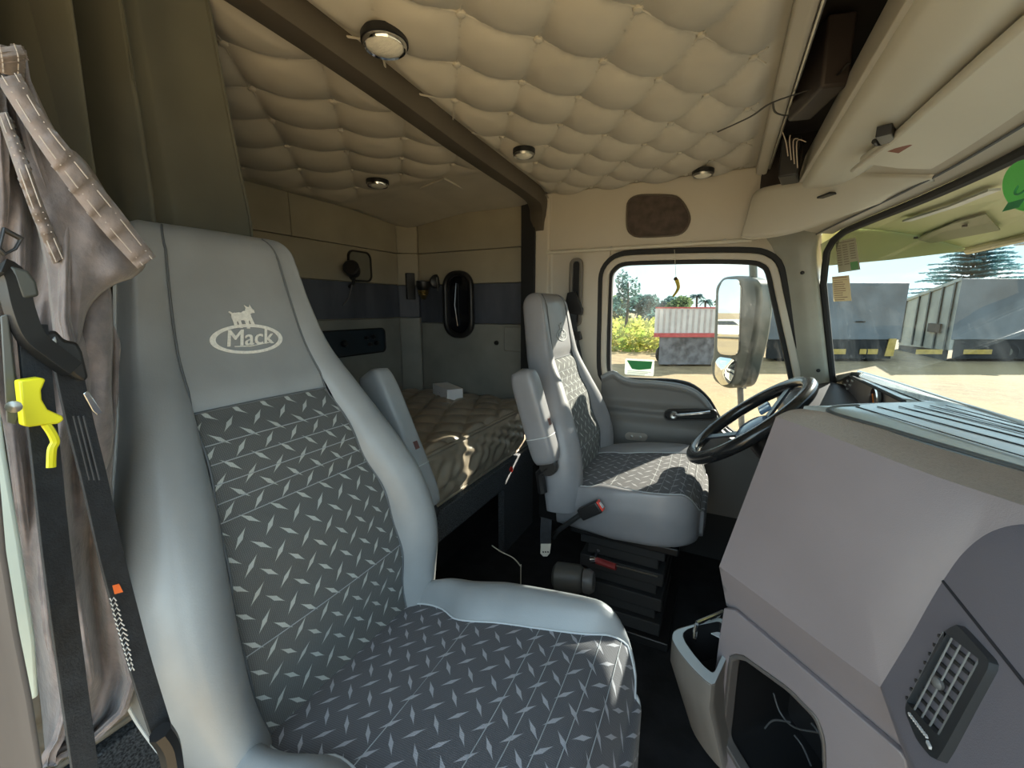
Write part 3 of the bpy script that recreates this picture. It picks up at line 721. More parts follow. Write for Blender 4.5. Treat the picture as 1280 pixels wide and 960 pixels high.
        db = MB(); EL = lambda cx, cy, rx, ry, n=16: [fr(((cx+rx*math.cos(2*math.pi*k/n))*q, (cy+ry*math.sin(2*math.pi*k/n))*q)) for k in range(n)]
        for e_ in ((-.006, .0355, .0105, .0062), (.0035, .036, .0080, .0080), (-.0125, .0345, .0055, .0068), (.0105, .0445, .0062, .0052)): db.prism(EL(*e_), N*.0013)
        for qd in ([(.0125, .0465), (.0180, .0455), (.0182, .0405), (.0120, .0400)], [(.0065, .0470), (.0045, .0525), (.0090, .0495)], [(.0110, .0490), (.0130, .0535), (.0150, .0480)],
                   [(-.0175, .0340), (-.0165, .0235), (-.0180, .0205), (-.0125, .0205), (-.0120, .0310)], [(-.0105, .0310), (-.0090, .0180), (-.0050, .0180), (-.0060, .0310)],
                   [(.0005, .0320), (.0010, .0165), (.0055, .0165), (.0060, .0320)], [(.0070, .0330), (.0085, .0215), (.0145, .0205), (.0125, .0300), (.0110, .0360)], [(-.0165, .0380), (-.0205, .0425), (-.0190, .0435), (-.0140, .0400)]):
            db.prism([fr((a_*q, b_*q)) for a_, b_ in qd], N*.0013)
        build(db, 'badge_dog', logo_col, bo, smooth=False)
    # ---- cushion
    C = cush; x0, x1 = C['x0'], C['x1']; L = x1-x0
    def half(x):
        r = .15; k = max(0, (x-(x1-r))/r); base = lerp(.225, C['hw'], min(1, (x-x0)/(L*.45)))
        return max(.001, base-.105*(1-math.sqrt(max(0, 1-min(1, k)**2.4))))
    def seam(x, side=1):
        k = (x-x0)/L
        return smooth_interp(k, [(0, .160), (.15, .176), (.25, .170), (.34, .150), (.5, .166), (.7, .184), (.85, .205), (1.0, .25)])*C['sm'][0 if side < 0 else 1]
    def topz(x, t):
        k = (x-x0)/L
        z = ztop + C.get('tilt', .0)*k**.8 + .010*math.sin(math.pi*k)
        z -= .075*max(0, (k-.86)/.14)**2.2
        return z
    nseg = 44; Hh = C['h']; LB = C['lift']
    vy = MB(); fa = MB()
    def section(x):
        h = half(x); z = topz(x, 0); zb = ztop-Hh+.03*((x-x0)/L); sn, sp_ = min(seam(x, -1), h*.94), min(seam(x, 1), h*.94)
        inn = [(lerp(-sn, sp_, i/16), z+.004*(1-(2*i/16-1)**2)) for i in range(17)]; outs = {}
        for side, s_ in ((-1, sn), (1, sp_)):
            W = h-s_; lb = LB*min(1, W/.08)
            out = [(s_, z), (s_+W*.22, z+lb*.75), (s_+W*.5, z+lb), (s_+W*.78, z+lb*.6), (s_+W*.95, z-.012+lb*.1), (h+.002, z-.04), (h+.004, z-.065), (h-.002, lerp(z, zb, .8)), (h-.012, zb), (h-.05, zb-.004), (0, zb-.004)]
            outs[side] = [(p.x, p.y) for p in catmull([V3(a, b, 0) for a, b in out], 2)]
        return inn, outs
    xs = [x0+L*(1-(1-j/nseg)**1.25) for j in range(nseg+1)]
    I, O = zip(*[section(x) for x in xs])
    for side in (1, -1):
        b = len(vy.v); nc = len(O[0][side])
        for x, r_ in zip(xs, O): vy.v += [V3(x, yc+side*a, z) for a, z in r_[side]]
        for j in range(nseg):
            for i in range(nc-1): vy.f.append([b+j*nc+i, b+j*nc+i+1, b+(j+1)*nc+i+1, b+(j+1)*nc+i]); vy.m.append(0)
    # fabric top rolling over the nose
    acc = 0; prev = None; 
    rowsF = [[V3(x, yc+a, z) for a, z in r_] for x, r_ in zip(xs, I)]
    zb = ztop-Hh+.03; lastx, lastI = xs[-1], I[-1]
    hN = half(x1); zt = topz(x1, 0)
    for k in range(1, 9):
        ph = math.pi/2*k/8; rr_ = .016
        rowsF.append([V3(x1+rr_*math.sin(ph)*(1-.3*(a/hN)**2), yc+a*(1-.02*k/8), z-rr_*(1-math.cos(ph))) for a, z in lastI])
    for k in range(1, 5): rowsF.append([V3(p.x, p.y, lerp(rowsF[nseg+8][i].z, zb, k/4)) for i, p in enumerate(rowsF[nseg+8])])
    b = 0; nc = 17
    for r_ in rowsF:
        if prev: acc += (r_[8]-prev[8]).length
        for p in r_: fa.v.append(p); fa.uv[len(fa.v)-1] = (p.y-yc+.3, acc+.3)
        prev = r_
    for j in range(len(rowsF)-1):
        for i in range(nc-1): fa.f.append([j*nc+i, j*nc+i+1, (j+1)*nc+i+1, (j+1)*nc+i]); fa.m.append(0)
    # close the nose corners in vinyl
    for side in (1, -1):
        b = len(vy.v); pr = O[-1][side]; nn = len(pr)
        for k in range(0, 9):
            ph = math.pi/2*k/8; vy.v += [V3(x1+.016*math.sin(ph)*(1-.3*min(1, a/hN)**2)*.95, yc+side*(a*(1-.05*k/8)), zb+(z-zb)*(1-.16*(1-math.cos(ph)))) for a, z in pr]
        for k in range(8):
            for i in range(nn-1): vy.f.append([b+k*nn+i, b+k*nn+i+1, b+(k+1)*nn+i+1, b+(k+1)*nn+i]); vy.m.append(0)
        vy.f.append([b+8*nn+i for i in range(nn)]); vy.m.append(0)
    build(vy, 'seat_cushion', vinyl, root, angle=70)
    build(fa, 'cushion_panel', FAB_C, root, angle=70)
    sc = MB()
    for side in (1, -1): sc.tube([V3(x, yc+side*O[j][side][0][0], O[j][side][0][1]+.002) for j, x in enumerate(xs)], .0018, 6)
    build(sc, 'cushion_seam', PIPING, root)
    cq = MB()
    for xr in C['ribs']:
        xr = x0+L*xr; inn, _o = section(xr); cq.tube([V3(xr+.006*math.sin(i/16*math.pi), yc+a, z+.0004) for i, (a, z) in enumerate(inn)], .0008, 5)
    build(cq, 'quilting_seam', QSEAM, root)
    # ---- folded-up armrest
    a = arm; ab = MB(); ax, az, bx, bz, ya, yb, wd = a
    Tn = V3(bx-ax, 0, bz-az); Ln = Tn.length; Tn.normalize(); Nn = V3(-Tn.z, 0, Tn.x)
    if Nn.x < 0: Nn = -Nn
    def armf(i, j):
        s = j; e = 1-(abs(2*s-1))**7
        e = max(0, e)**.5; cx, cy = wd/2*(.82+.18*e)*e**.35, abs(yb-ya)/2*(.75+.25*e)*e**.35
        an = 2*math.pi*i; c, sn = math.cos(an), math.sin(an)
        px = cx*math.copysign(abs(c)**.5, c); py = cy*math.copysign(abs(sn)**.5, sn)
        return V3(ax, (ya+yb)/2, az)+Tn*Ln*s+Nn*(px+wd/2*0)+V3(0, py, 0)
    ab.grid(armf, 32, 30); ar = build(ab, 'armrest', vinyl, root, angle=80)
    sb = MB(); 
    for s in (.70,):
        sb.tube([armf(i/32, s) for i in range(33)], .0016, 5)
    build(sb, 'armrest_seam', PIPING, ar)
    tg = MB(); yy = (ya+yb)/2; ctr = V3(ax, yy, az)+Tn*Ln*.57+Nn*(wd/2*.97)
    rt = Matrix((( Nn.x, 0, Tn.x), (0, 1, 0), (Nn.z, 0, Tn.z)))
    tg.box(ctr, (.006, .016, .022), rt); build(tg, 'armrest_tag', mat('maroon_tag', (.12, .04, .03), .4), ar, bevel=.001)
    kn = MB(); c2 = V3(bx, yy, bz)+Tn*.005; kn.lathe([(.026, -.015), (.028, -.005), (.028, .01), (.018, .022)], c2, (0, -inb, 0), 20); kn.tube([c2, c2+V3(-.03, 0, -.03), c2+V3(-.02, 0, -.09)], .016, 8); build(kn, 'armrest_pivot', BLACK, root)
    # ---- base with suspension
    xb = (x0+x1)/2-.02
    bs = MB(); bs.span((x0+.04, yc-.20, ztop-Hh-.03), (x1-.05, yc+.20, ztop-Hh-.004)); build(bs, 'seat_pan', BLACK, root, bevel=.005)
    bl = MB(); zt_ = ztop-Hh-.03
    n = 7
    for k in range(n):
        z1 = lerp(zbase+.03, zt_, (k+1)/n); z0 = lerp(zbase+.03, zt_, k/n); m_ = .02 if k % 2 else 0
        bl.span((x0+.07+m_, yc-.17+m_, z0), (x1-.09-m_, yc+.17-m_, z1))
    build(bl, 'suspension_bellows', BLACKM, root, bevel=.004)
    bb = MB(); bb.span((x0+.04, yc-.19, zbase), (x1-.06, yc+.19, zbase+.03)); build(bb, 'base_plate', BLACK, root, bevel=.004)
    return root, front, outerpt, S, ST, SF, frame

# passenger seat (near)
YN = .48
profN = [(-.575, .735, .150, .225, .030), (-.600, .85, .168, .268, .048), (-.612, .95, .172, .288, .056), (-.642, 1.06, .162, .283, .052), (-.680, 1.15, .146, .258, .040), (-.745, 1.285, .128, .208, .020, 'F'),
         (-.790, 1.37, .118, .180, .010), (-.812, 1.46, .108, .158, .002), (-.826, 1.545, .098, .142, -.002)]
cuN = dict(x0=-.63, x1=-.085, hw=.288, h=.17, tilt=.075, lift=.045, sm=(1, 1), ribs=(.40, .66, .735, .805, .87, .93))
make_seat('grey vinyl passenger seat nearest the camera, silver badge on its head panel', YN, profN, cuN, .775, ZF, 1, VINYL, EMBR, (-.860, 1.285, -.685, .90, YN+.335, YN+.405, .10))
# driver seat (far)
YF = 1.455
profF = [(-.395, .80, .150, .262, .030), (-.405, .89, .160, .270, .040), (-.420, .98, .155, .262, .044), (-.448, 1.08, .135, .240, .036), (-.478, 1.17, .118, .200, .024), (-.515, 1.275, .104, .160, .012, 'F'),
         (-.530, 1.35, .102, .145, .006), (-.540, 1.41, .100, .135, .002), (-.548, 1.455, .096, .128, -.002)]
cuF = dict(x0=-.45, x1=-.015, hw=.270, h=.13, tilt=.06, lift=.014, sm=(1.42, .72), ribs=(.40, .66, .735, .805, .87, .93))
EMB2 = mat('tone_on_tone_embroidery', (.42, .44, .45), .5)
make_seat('grey vinyl driver seat behind the steering wheel, its back in sunlight', YF, profF, cuF, .865, ZF, -1, VINYL_F, EMB2, (-.548, 1.265, -.455, .965, YF-.325, YF-.255, .085), seed=2, thick=.085)

# ================================================================== BUNK
mt = thing('mattress', 'quilted satin mattress on the sleeper bunk behind the seats', 'mattress', (-1.2, .95, .81))
MX = -.80
def mtop(i, j):
    x = lerp(XR+.03, MX-.012, i); y = lerp(YR+.02, YL-.02, j)
    a = (x*.9+y*.42)/.115; b = (-x*.42+y*.9)/.115
    q = abs(math.sin(math.pi*a))**.45*abs(math.sin(math.pi*b))**.45
    ed = min(x-(XR+.03), MX-.012-x)
    k = min(1, ed/.02); return V3(x, y, .972+.020*q*k+.016*math.sqrt(max(0, k))-.012*math.sin(y*7)*.3)
t_ = MB(); t_.grid(mtop, 120, 230)
SATIN = mat('satin_quilt', (.30, .255, .195), .33, var=.10, nscale=14, bscale=40, bst=.3, bdist=.004, spec=.6)
build(t_, 'quilted_top', SATIN, mt, angle=180)
def mside(i, j):
    y = lerp(YR+.02, YL-.02, i); z = lerp(.980, .795, j)
    w_ = .010*math.sin(y*38+7*math.sin(z*22+y*3)+z*30)*math.sin(math.pi*j)+.006*math.sin(y*90-z*60)*math.sin(math.pi*j)
    return V3(MX-.012+.014*math.sin(math.pi*min(1, max(0, j)))**.5+w_*.7, y, z)
t_ = MB(); t_.grid(mside, 260, 24); build(t_, 'side_border', SATIN, mt, angle=180)
t_ = MB(); t_.tube([V3(MX-.010, YR+.02, .985), V3(MX-.010, YL-.02, .985)], .007, 8); t_.tube([V3(MX-.010, YR+.02, .797), V3(MX-.010, YL-.02, .797)], .006, 8); build(t_, 'piping', SATIN, mt)
# board under the mattress with carpet edge
bb = MB(); bb.span((XR+.01, YR, .68), (MX+.012, YL-.02, .788)); bunk = thing('bunk_base', 'speckled grey carpeted bunk board under the mattress with open space below', 'bunk', (-1.2, .95, ZF)); build(bb, 'bunk_board', CARPET, bunk, bevel=.004)
b2 = MB(); b2.span((XR+.02, YR, ZF), (-1.0, YL-.02, .68)); build(b2, 'storage_box', BLACKM, bunk)
b3 = MB(); b3.span((MX-.03, 1.52, ZF), (MX+.0, YL-.02, .68)); build(b3, 'end_panel', CARPET, bunk)
b4 = MB(); b4.lathe([(.012, 0), (.012, .006), (.006, .008)], (MX+.012, 1.56, .75), (1, 0, 0), 12); build(b4, 'red_button', RED, bunk)
# white carton
wc = MB(); M_ = Matrix.Rotation(R(-33), 3, 'Z'); c = at(559, 480, Y=1.76); c.z = 1.022; wc.box(c, (.21, .085, .060), M_)
cart = tag(build(wc, 'carton', WHITE, bevel=.002), 'small white cardboard box lying on the mattress against the far wall', 'box')
wp = MB(); fr = frame2(c+M_ @ V3(-.02, -.0432, -.010), M_ @ V3(1, 0, 0), (0, 0, 1)); pr_ = [fr((.028*math.cos(R(a)), .013*math.sin(R(a)))) for a in range(0, 181, 12)]
wp.tube(pr_, .0008, 5); build(wp, 'printed_arch', mat('lilac_print', (.55, .55, .68), .6), cart)

# things on the rear wall of the sleeper
mr = thing('square_panel', 'small square grey panel with rounded corners on the rear sleeper wall', 'panel', (XR, 1.50, 1.6))
def onrear(u, v): return at(u, v, X=XR+.002)
c = onrear(449, 333); fr = frame2(c, (0, 1, 0), (0, 0, 1)); pp_ = [fr(p) for p in rr(.135, .135, .03)]
b = MB(); b.ringprism([fr(p) for p in rr(.145, .145, .034)], [fr(p) for p in rr(.128, .128, .027)], (.012, 0, 0)); build(b, 'rim', BLACK, mr, bevel=.002)
b = MB(); b.prism([fr(p) for p in rr(.130, .130, .028)], (.006, 0, 0)); build(b, 'plate', mat('grey_green_plate', (.17, .17, .14), .35), mr)
lp_ = thing('reading_lamp', 'black reading lamp hanging left of the square panel on the rear sleeper wall', 'lamp', onrear(430, 350))
c = onrear(431, 338)+V3(.05, 0, 0)
b = MB(); b.lathe([(.016, -.035), (.030, -.025), (.036, 0), (.036, .03), (.030, .035)], c, (.5, -.75, .3), 20); build(b, 'lamp_head', BLACK, lp_)
b = MB(); b.tube([c+V3(-.01, .02, -.02), c+V3(-.03, .025, -.06), c+V3(-.05, .02, -.075)], .008, 8); build(b, 'lamp_arm', BLACK, lp_)
b = MB(); b.tube(catmull([c+V3(-.03, .02, -.06), c+V3(-.045, .01, -.12), c+V3(-.045, -.03, -.16)], 5), .003, 6); build(b, 'cord', mat('grey_cord', (.10, .10, .11), .5), lp_)
pc = thing('control_panel', 'dark blue-black recessed control panel with knobs on the rear sleeper wall', 'control panel', (XR, 1.5, 1.28))
c = onrear(432, 429); fr = frame2(c, (0, 1, 0), (0, 0, 1)); NAVY = mat('dark_teal_plastic', (.012, .022, .032), .35)
b = MB(); b.prism([fr(p) for p in rr(.50, .118, .022)], (.008, 0, 0)); build(b, 'fascia', NAVY, pc, bevel=.002)
b = MB(); b.ringprism([fr(p) for p in rr(.51, .128, .026)], [fr(p) for p in rr(.496, .114, .020)], (.014, 0, 0)); build(b, 'rim', BLACK, pc, bevel=.002)
for k, (dx, dz, r) in enumerate(((.165, .02, .012), (.185, -.012, .012), (.12, .018, .010), (.14, -.016, .010), (-.02, 0, .016))):
    b = MB(); b.lathe([(r, 0), (r, .012), (r*.7, .018), (.001, .018)], fr((dx, dz))+V3(.008, 0, 0), (1, 0, 0), 16); build(b, 'knob', BLACK, pc)
# spot lamp / fan cluster on the corner post
fa_ = thing('corner_spot_lamp', 'black jointed spot lamp with a ribbed brass collar in the far corner of the sleeper', 'lamp', at(528, 370, Y=YL-.05))
p = at(513, 358, X=XR+.06); b = MB(); b.box(p, (.03, .045, .14), Matrix.Rotation(R(-35), 3, 'Z')); build(b, 'bracket', BLACK, fa_, bevel=.003)
c = at(529, 362, X=XR+.16); b = MB(); b.lathe([(.035, .045), (.038, .02), (.030, 0), (.02, -.01)], c, (.1, -.1, 1), 20); build(b, 'head', BLACK, fa_)
b = MB(); b.lathe([(.028, 0), (.030, -.006), (.026, -.01), (.029, -.016), (.024, -.020), (.026, -.026), (.018, -.034), (.010, -.05), (.001, -.052)], c, (.1, -.1, 1), 20); build(b, 'collar', mat('aged_brass', (.35, .28, .13), .3, metal=1), fa_)
b = MB(); c2 = at(545, 352, X=XR+.20); b.lathe([(.020, -.02), (.034, -.012), (.036, .012), (.022, .02)], c2, (.8, -.5, .1), 20); b.tube([c, c2], .010, 8); build(b, 'second_head', BLACK, fa_)
b = MB(); b.tube([c2+V3(.02, -.02, .02), c2+V3(.025, -.02, -.05)], .003, 6); build(b, 'pull_chain', STEEL, fa_)
# black oval window frame on the driver-side sleeper wall
ow = thing('oval_sleeper_window', 'tall black oval window with a glossy blind on the driver-side sleeper wall', 'window', (-1.25, YL, 1.33))
c = at(575, 381, Y=YL+.005); fr = frame2(c, (1, 0, 0), (0, 0, 1))
o_ = [fr(p) for p in rr(.185, .345, .08, 8)]; i_ = [fr(p) for p in rr(.135, .295, .062, 8)]
b = MB(); b.ringprism(o_, i_, (0, -.03, 0)); build(b, 'window_rim', BLACK, ow, bevel=.010)
b = MB(); b.prism([p+V3(0, -.004, 0) for p in i_], (0, -.003, 0)); build(b, 'dark_pane', mat('glossy_black_glass', (.006, .006, .008), .08), ow)
b = MB(); b.tube([fr((-.012, .11))+V3(0, -.012, 0), fr((-.018, 0))+V3(0, -.02, 0), fr((-.008, -.11))+V3(0, -.012, 0)], .006, 8, flat=.6); build(b, 'blind_bar', mat('black_gloss', (.02, .02, .025), .12), ow)

# ================================================================== CURTAIN
def curt(i, j):
    # i: across from the jamb to the free edge; j: top to bottom
    z = lerp(1.955, 1.02, j); flat = 1-min(1, max(0, (i-.5)/.2))
    xc = smooth_interp(z, [(.8, -1.0), (1.45, -.985), (1.62, -.965), (1.80, -.85), (1.955, -.76)])
    y = lerp(.10, .475*abs(xc)/.77*(.99+.07*max(0, min(1, (1.95-z)/.3))), i)+.026*math.sin(2*math.pi*i*5.5+1)*flat
    x = xc+.060*math.sin(2*math.pi*i*5.5)*flat*(1+.2*math.sin(j*3))+.016*math.sin(i*5+j*2)+.012*math.sin(i*13-j*3)*(1-flat)
    return V3(x, y, z)
cm = MB(); cm.grid(curt, 130, 50); co = tag(build(cm, 'curtain', CURTM, solid=.003, angle=180), 'olive grey sleeper curtain gathered in folds behind the passenger seat', 'curtain')
ch = MB(); ch.tube([curt(1, j/40)+V3(.001, -.004, 0) for j in range(41)], .0035, 6); build(ch, 'curtain_hem', CURTM, co)

# ================================================================== JACKET, BELTS
def jx(u, v, X): return at(u, v, X=X)
jk = thing('jacket', 'grey fleece jacket with double stitched placket hanging beside the passenger seat', 'jacket', (-.6, .15, .9))
jl = [(60, -12), (200, -12), (330, -10), (450, -8), (560, 8), (700, 28), (860, 48), (960, 58)]
jr = [(60, 30), (95, 36), (150, 62), (200, 90), (260, 130), (340, 132), (400, 134), (430, 146), (520, 146), (600, 140), (700, 146), (800, 160), (850, 172), (890, 160), (925, 120), (945, 70), (960, 62)]
def jbody(i, j):
    v = lerp(58, 958, j); ul = smooth_interp(v, jl); ur = interp(v, jr); u = lerp(ul, ur, i)
    X = -.66+.018*math.sin(i*9+v*.006)+.012*math.sin(i*17-v*.011+1)+.008*math.sin(i*30+v*.02)+.030*math.sin(math.pi*i)**.6
    X -= .05*(1-min(1, (v-58)/80.))
    return at(u, v, X=X)
jb = MB(); jb.grid(jbody, 60, 110); build(jb, 'jacket_body', FLEECE, jk, solid=.006, angle=180)
# sleeve/shoulder fold under the placket
sl_o = [(20, 180), (95, 190), (150, 270), (182, 322), (170, 345), (140, 358), (112, 385), (100, 430), (88, 480), (70, 440), (62, 380), (50, 300)]
def fanmesh(outl, X, bulge, n=10, nz_=.004):
    P = catmull([V3(u, v, 0) for u, v in outl], 5, True); c = sum(P, V3(0, 0, 0))/len(P); mb = MB(); N = len(P)
    for k in range(n+1):
        t = k/n
        for q in P:
            w_ = c.lerp(q, t); mb.v.append(at(w_.x, w_.y, X=X+bulge*math.sqrt(max(0, 1-t**2.5))+nz_*math.sin(w_.x*.12)*math.sin(w_.y*.05)))
    for k in range(n):
        for i in range(N): mb.f.append([k*N+i, k*N+(i+1) % N, (k+1)*N+(i+1) % N, (k+1)*N+i]); mb.m.append(0)
    return mb
sf_ = fanmesh(sl_o, -.635, .03); build(sf_, 'sleeve_fold', FLEECE, jk, angle=180, solid=.004)
sf_ = fanmesh([(100, 375), (135, 355), (142, 410), (140, 480), (142, 560), (118, 600), (96, 520), (92, 440)], -.65, .02); build(sf_, 'hanging_cuff', FLEECE, jk, angle=180, solid=.004)
# placket bands
def band(name, L, Rr, X, m, par, sti=True):
    n = 40; Lc = catmull([V3(u, v, 0) for u, v in L], 8); Rc = catmull([V3(u, v, 0) for u, v in Rr], 8)
    def f(i, j):
        a = Lc[int(round(j*(len(Lc)-1)))]; b = Rc[int(round(j*(len(Rc)-1)))]; q = a.lerp(b, i); return at(q.x, q.y, X=X+.006*math.sin(math.pi*i)+.008*math.sin(j*4))
    b_ = MB(); b_.grid(f, 8, n); o = build(b_, name, m, par, solid=.005, angle=180)
    if sti:
        st_ = MB(); nn = 26
        for col in (.28, .78):
            for k in range(nn):
                a = f(col, (k+.15)/nn)+V3(.003, -.001, 0); c_ = f(col, (k+.72)/nn)+V3(.003, -.001, 0); st_.tube([a, c_], .0006, 5)
        build(st_, 'stitching', mat('cream_thread', (.42, .375, .345), .6), o)
    return o
band('placket', [(-6, 98), (38, 168), (80, 228), (125, 285), (172, 336)], [(26, 92), (60, 150), (104, 205), (150, 262), (195, 321)], -.585, FLEECE2, jk)
band('collar_edge', [(-10, 60), (-8, 75), (-5, 90)], [(26, 56), (32, 72), (31, 98)], -.60, FLEECE2, jk, True)
band('front_seam', [(-2, 150), (20, 215), (40, 270), (66, 330)], [(10, 140), (36, 205), (58, 265), (82, 322)], -.60, FLEECE2, jk, True)

bt = thing('seat_belt', 'black passenger seat belt webbing with a bright yellow clip, hanging in front of the jacket', 'seat belt', (-.5, .12, .9))
def belt(pts, X, wpx, mb, mi=0):
    P = catmull([at(u, v, X=X) for u, v in pts], 5)
    mb.strap(P, (-.25, 1, 0), wpx, .0016, mi)
b = MB(); belt([(40, 405), (46, 470), (56, 560), (70, 690), (88, 830), (108, 975)], -.50, .0185, b); bw = build(b, 'belt_webbing', WEB, bt, bevel=.0004)
# upper guide: moulded black loop and plastic shroud
b = MB(); P = [at(u, v, X=-.49) for u, v in ((0, 335), (14, 345), (24, 385), (38, 420), (60, 440), (90, 462))]
b.strap(catmull(P, 4), (-.3, 1, 0), .014, .005); build(b, 'guide_arm', BLACK, bt, bevel=.002)
b = MB(); b.prism([at(u, v, X=-.485) for u, v in ((12, 332), (36, 338), (46, 352), (50, 370), (28, 374), (20, 356))], (-.006, 0, 0)); build(b, 'height_adjuster', mat('charcoal_plastic', (.06, .065, .06), .45), bt, bevel=.002)
b = MB(); t1 = [at(u, v, X=-.485) for u, v in ((-2, 312), (5, 283), (31, 297), (22, 312), (6, 320))]; t2 = [sum(t1, V3(0, 0, 0))/5+(p-sum(t1, V3(0, 0, 0))/5)*.7 for p in t1]
b.ringprism(t1, t2, (-.006, 0, 0)); build(b, 'belt_loop', BLACK, bt, bevel=.0015)
b = MB(); b.prism([at(u, v, X=-.49) for u, v in ((0, 395), (10, 392), (24, 520), (20, 532), (8, 528))], (-.012, .004, 0)); build(b, 'metal_bracket', mat('grey_bracket', (.10, .10, .09), .4), bt, bevel=.001)
# yellow clip
yl = [(24, 476), (50, 472), (58, 474), (52, 488), (53, 500), (60, 512), (78, 520), (81, 524), (74, 530), (58, 531), (38, 534), (30, 533)]
b = MB(); b.prism([at(u, v, X=-.475) for u, v in yl], (-.012, .0, 0)); yc_ = build(b, 'yellow_clip', YELLOW, bt, bevel=.0015)
b = MB(); b.tube(catmull([at(u, v, X=-.478) for u, v in ((57, 530), (64, 540), (69, 552), (65, 562), (64, 584))], 5), .0030, 8); build(b, 'yellow_hook', YELLOW, yc_)
b = MB(); b.lathe([(.0045, 0), (.0045, .003), (.001, .004)], at(17, 508, X=-.474), (1, -.2, 0), 12); build(b, 'rivet', STEEL, bt)
# second belt run with the buckle
b2 = thing('buckle_belt', 'black belt with lettering and an orange label running down beside the passenger seat', 'seat belt', (-.52, .17, .9))
b = MB(); Pb = [(84, 455), (98, 520), (118, 600), (138, 690), (156, 760), (178, 840), (205, 925)]
belt(Pb, -.52, .0195, b); build(b, 'belt_webbing', WEB, b2, bevel=.0004)
for dx in (-7, 0, 7):
    b = MB(); b.tube([at(u+dx*.9, v, X=-.5175) for u, v in Pb[1:3]], .0009, 5); build(b, 'woven_rib', mat('grey_rib', (.06, .065, .075), .6), b2)
b = MB(); b.prism([at(u, v, X=-.505) for u, v in ((52, 418), (70, 412), (82, 425), (98, 428), (104, 440), (112, 472), (106, 478), (92, 470), (84, 462), (66, 462), (56, 442))], (-.014, 0, 0)); build(b, 'tongue_body', BLACK, b2, bevel=.003)
b = MB(); b.prism([at(u, v, X=-.502) for u, v in ((58, 432), (70, 420), (72, 428), (60, 440))], (-.003, 0, 0)); build(b, 'tongue_bar', STEEL, b2, bevel=.0008)
b = MB(); b.prism([at(u, v, X=-.508) for u, v in ((104, 492), (110, 488), (128, 515), (122, 519), (116, 514))], (-.002, 0, 0)); mtg = build(b, 'metal_tongue', CHROME, b2, bevel=.0005)
b = MB(); b.prism([at(u, v, X=-.517) for u, v in ((135, 733), (149, 730), (154, 740), (139, 744))], (-.0015, 0, 0)); build(b, 'orange_label', ORANGE, b2)
sc_ = MB(); random.seed(4)
for row in range(15):
    v = 748+row*6.2; u = 141+(v-748)*.27; am = 6-.25*abs(row-5)
    sc_.tube([at(u-am+1, v, X=-.516), at(u-am*.3, v+3.5, X=-.516), at(u+am*.2, v-1, X=-.516), at(u+am+random.uniform(-1, 2), v+3, X=-.516)], .0006, 5)
build(sc_, 'woven_lettering', mat('white_lettering', (.55, .55, .55), .6), b2)
b = MB(); b.tube(catmull([at(u, v, X=-.50) for u, v in ((200, 915), (212, 935), (218, 975))], 4), .010, 8); build(b, 'anchor', BLACK, b2)

# left edge: taupe door post and painted jamb
b = MB(); b.prism([at(u, v, X=-.33) for u, v in ((-60, 560), (0, 575), (10, 690), (26, 790), (42, 870), (58, 975), (-60, 975))], (-.05, -.0, 0)); struct(build(b, 'trim_15', TAUPE, bevel=.003))
b = MB(); b.prism([at(u, v, X=-.44) for u, v in ((-40, 470), (-2, 480), (8, 560), (28, 680), (46, 800), (50, 872), (30, 880), (-40, 880))], (-.03, 0, 0)); struct(build(b, 'trim_16', MINT, bevel=.003))

# ================================================================== DASHBOARD
D1 = V3(.704, -.710, 0)
P0 = at(899, 708, Y=.80); D2 = at(970, 520, Y=.82)-P0; NF = D1.cross(D2).normalized()
def onplane(u, v, P, N):
    d = FW + RT*((u-640)/FPX) - UP*((v-480)/FPX); t = (P-CAM).dot(N)/d.dot(N); return CAM+d*t
def onF1(u, v): return onplane(u, v, P0, NF)
def res(P, n):
    """resample a polyline to n+1 points evenly by length"""
    L = [0]
    for a, b in zip(P, P[1:]): L.append(L[-1]+(b-a).length)
    out = []; k = 0
    for i in range(n+1):
        s = L[-1]*i/n
        while k < len(P)-2 and L[k+1] < s: k += 1
        q = (s-L[k])/max(1e-9, L[k+1]-L[k]); out.append(P[k].lerp(P[k+1], min(1, q)))
    return out
dash = thing('dashboard', 'wide mauve grey moulded dashboard with a ribbed top tray, wrapping round towards the driver', 'dashboard', (.4, .8, ZF))
# main diagonal face
low = catmull([onF1(*p) for p in ((899, 708), (945, 742), (1000, 784), (1050, 822), (1100, 859))], 6)
arch = catmull([onF1(*p) for p in ((1100, 859), (1120, 826), (1140, 793), (1160, 757), (1180, 724), (1205, 690), (1238, 665), (1280, 655), (1330, 662))], 6)
tedge = catmull([onF1(*p) for p in ((970, 521), (1016, 537), (1063, 555), (1163, 593), (1280, 632), (1330, 649))], 6)
lo_r = res(low, 30)+res(arch, 50)[1:]; te_r = res(tedge, 80)
left = catmull([onF1(*p) for p in ((899, 708), (897, 690), (912, 640), (935, 585), (970, 521))], 6)
b = MB()
def f1(i, j):
    k = int(round(i*80)); p = lo_r[k].lerp(te_r[k], j)
    return p - NF*(.010*math.sin(math.pi*j)*math.sin(math.pi*min(1, i*1.2)))*(-1 if NF.y > 0 else 1)*(-1)
b.grid(f1, 80, 24); build(b, 'centre_face', DASHM, dash, angle=180)
# left return edge going back towards the driver
b = MB(); L2 = [f1(0, j/24) for j in range(25)]
b.grid(lambda i, j: L2[int(round(j*24))]+V3(.012*math.sin(i*1.57)+.30*i, .016*(1-math.cos(min(1, i*6)*1.57))+.10*i, -.14*i), 14, 24); build(b, 'driver_side_return', DASHM, dash, angle=180)
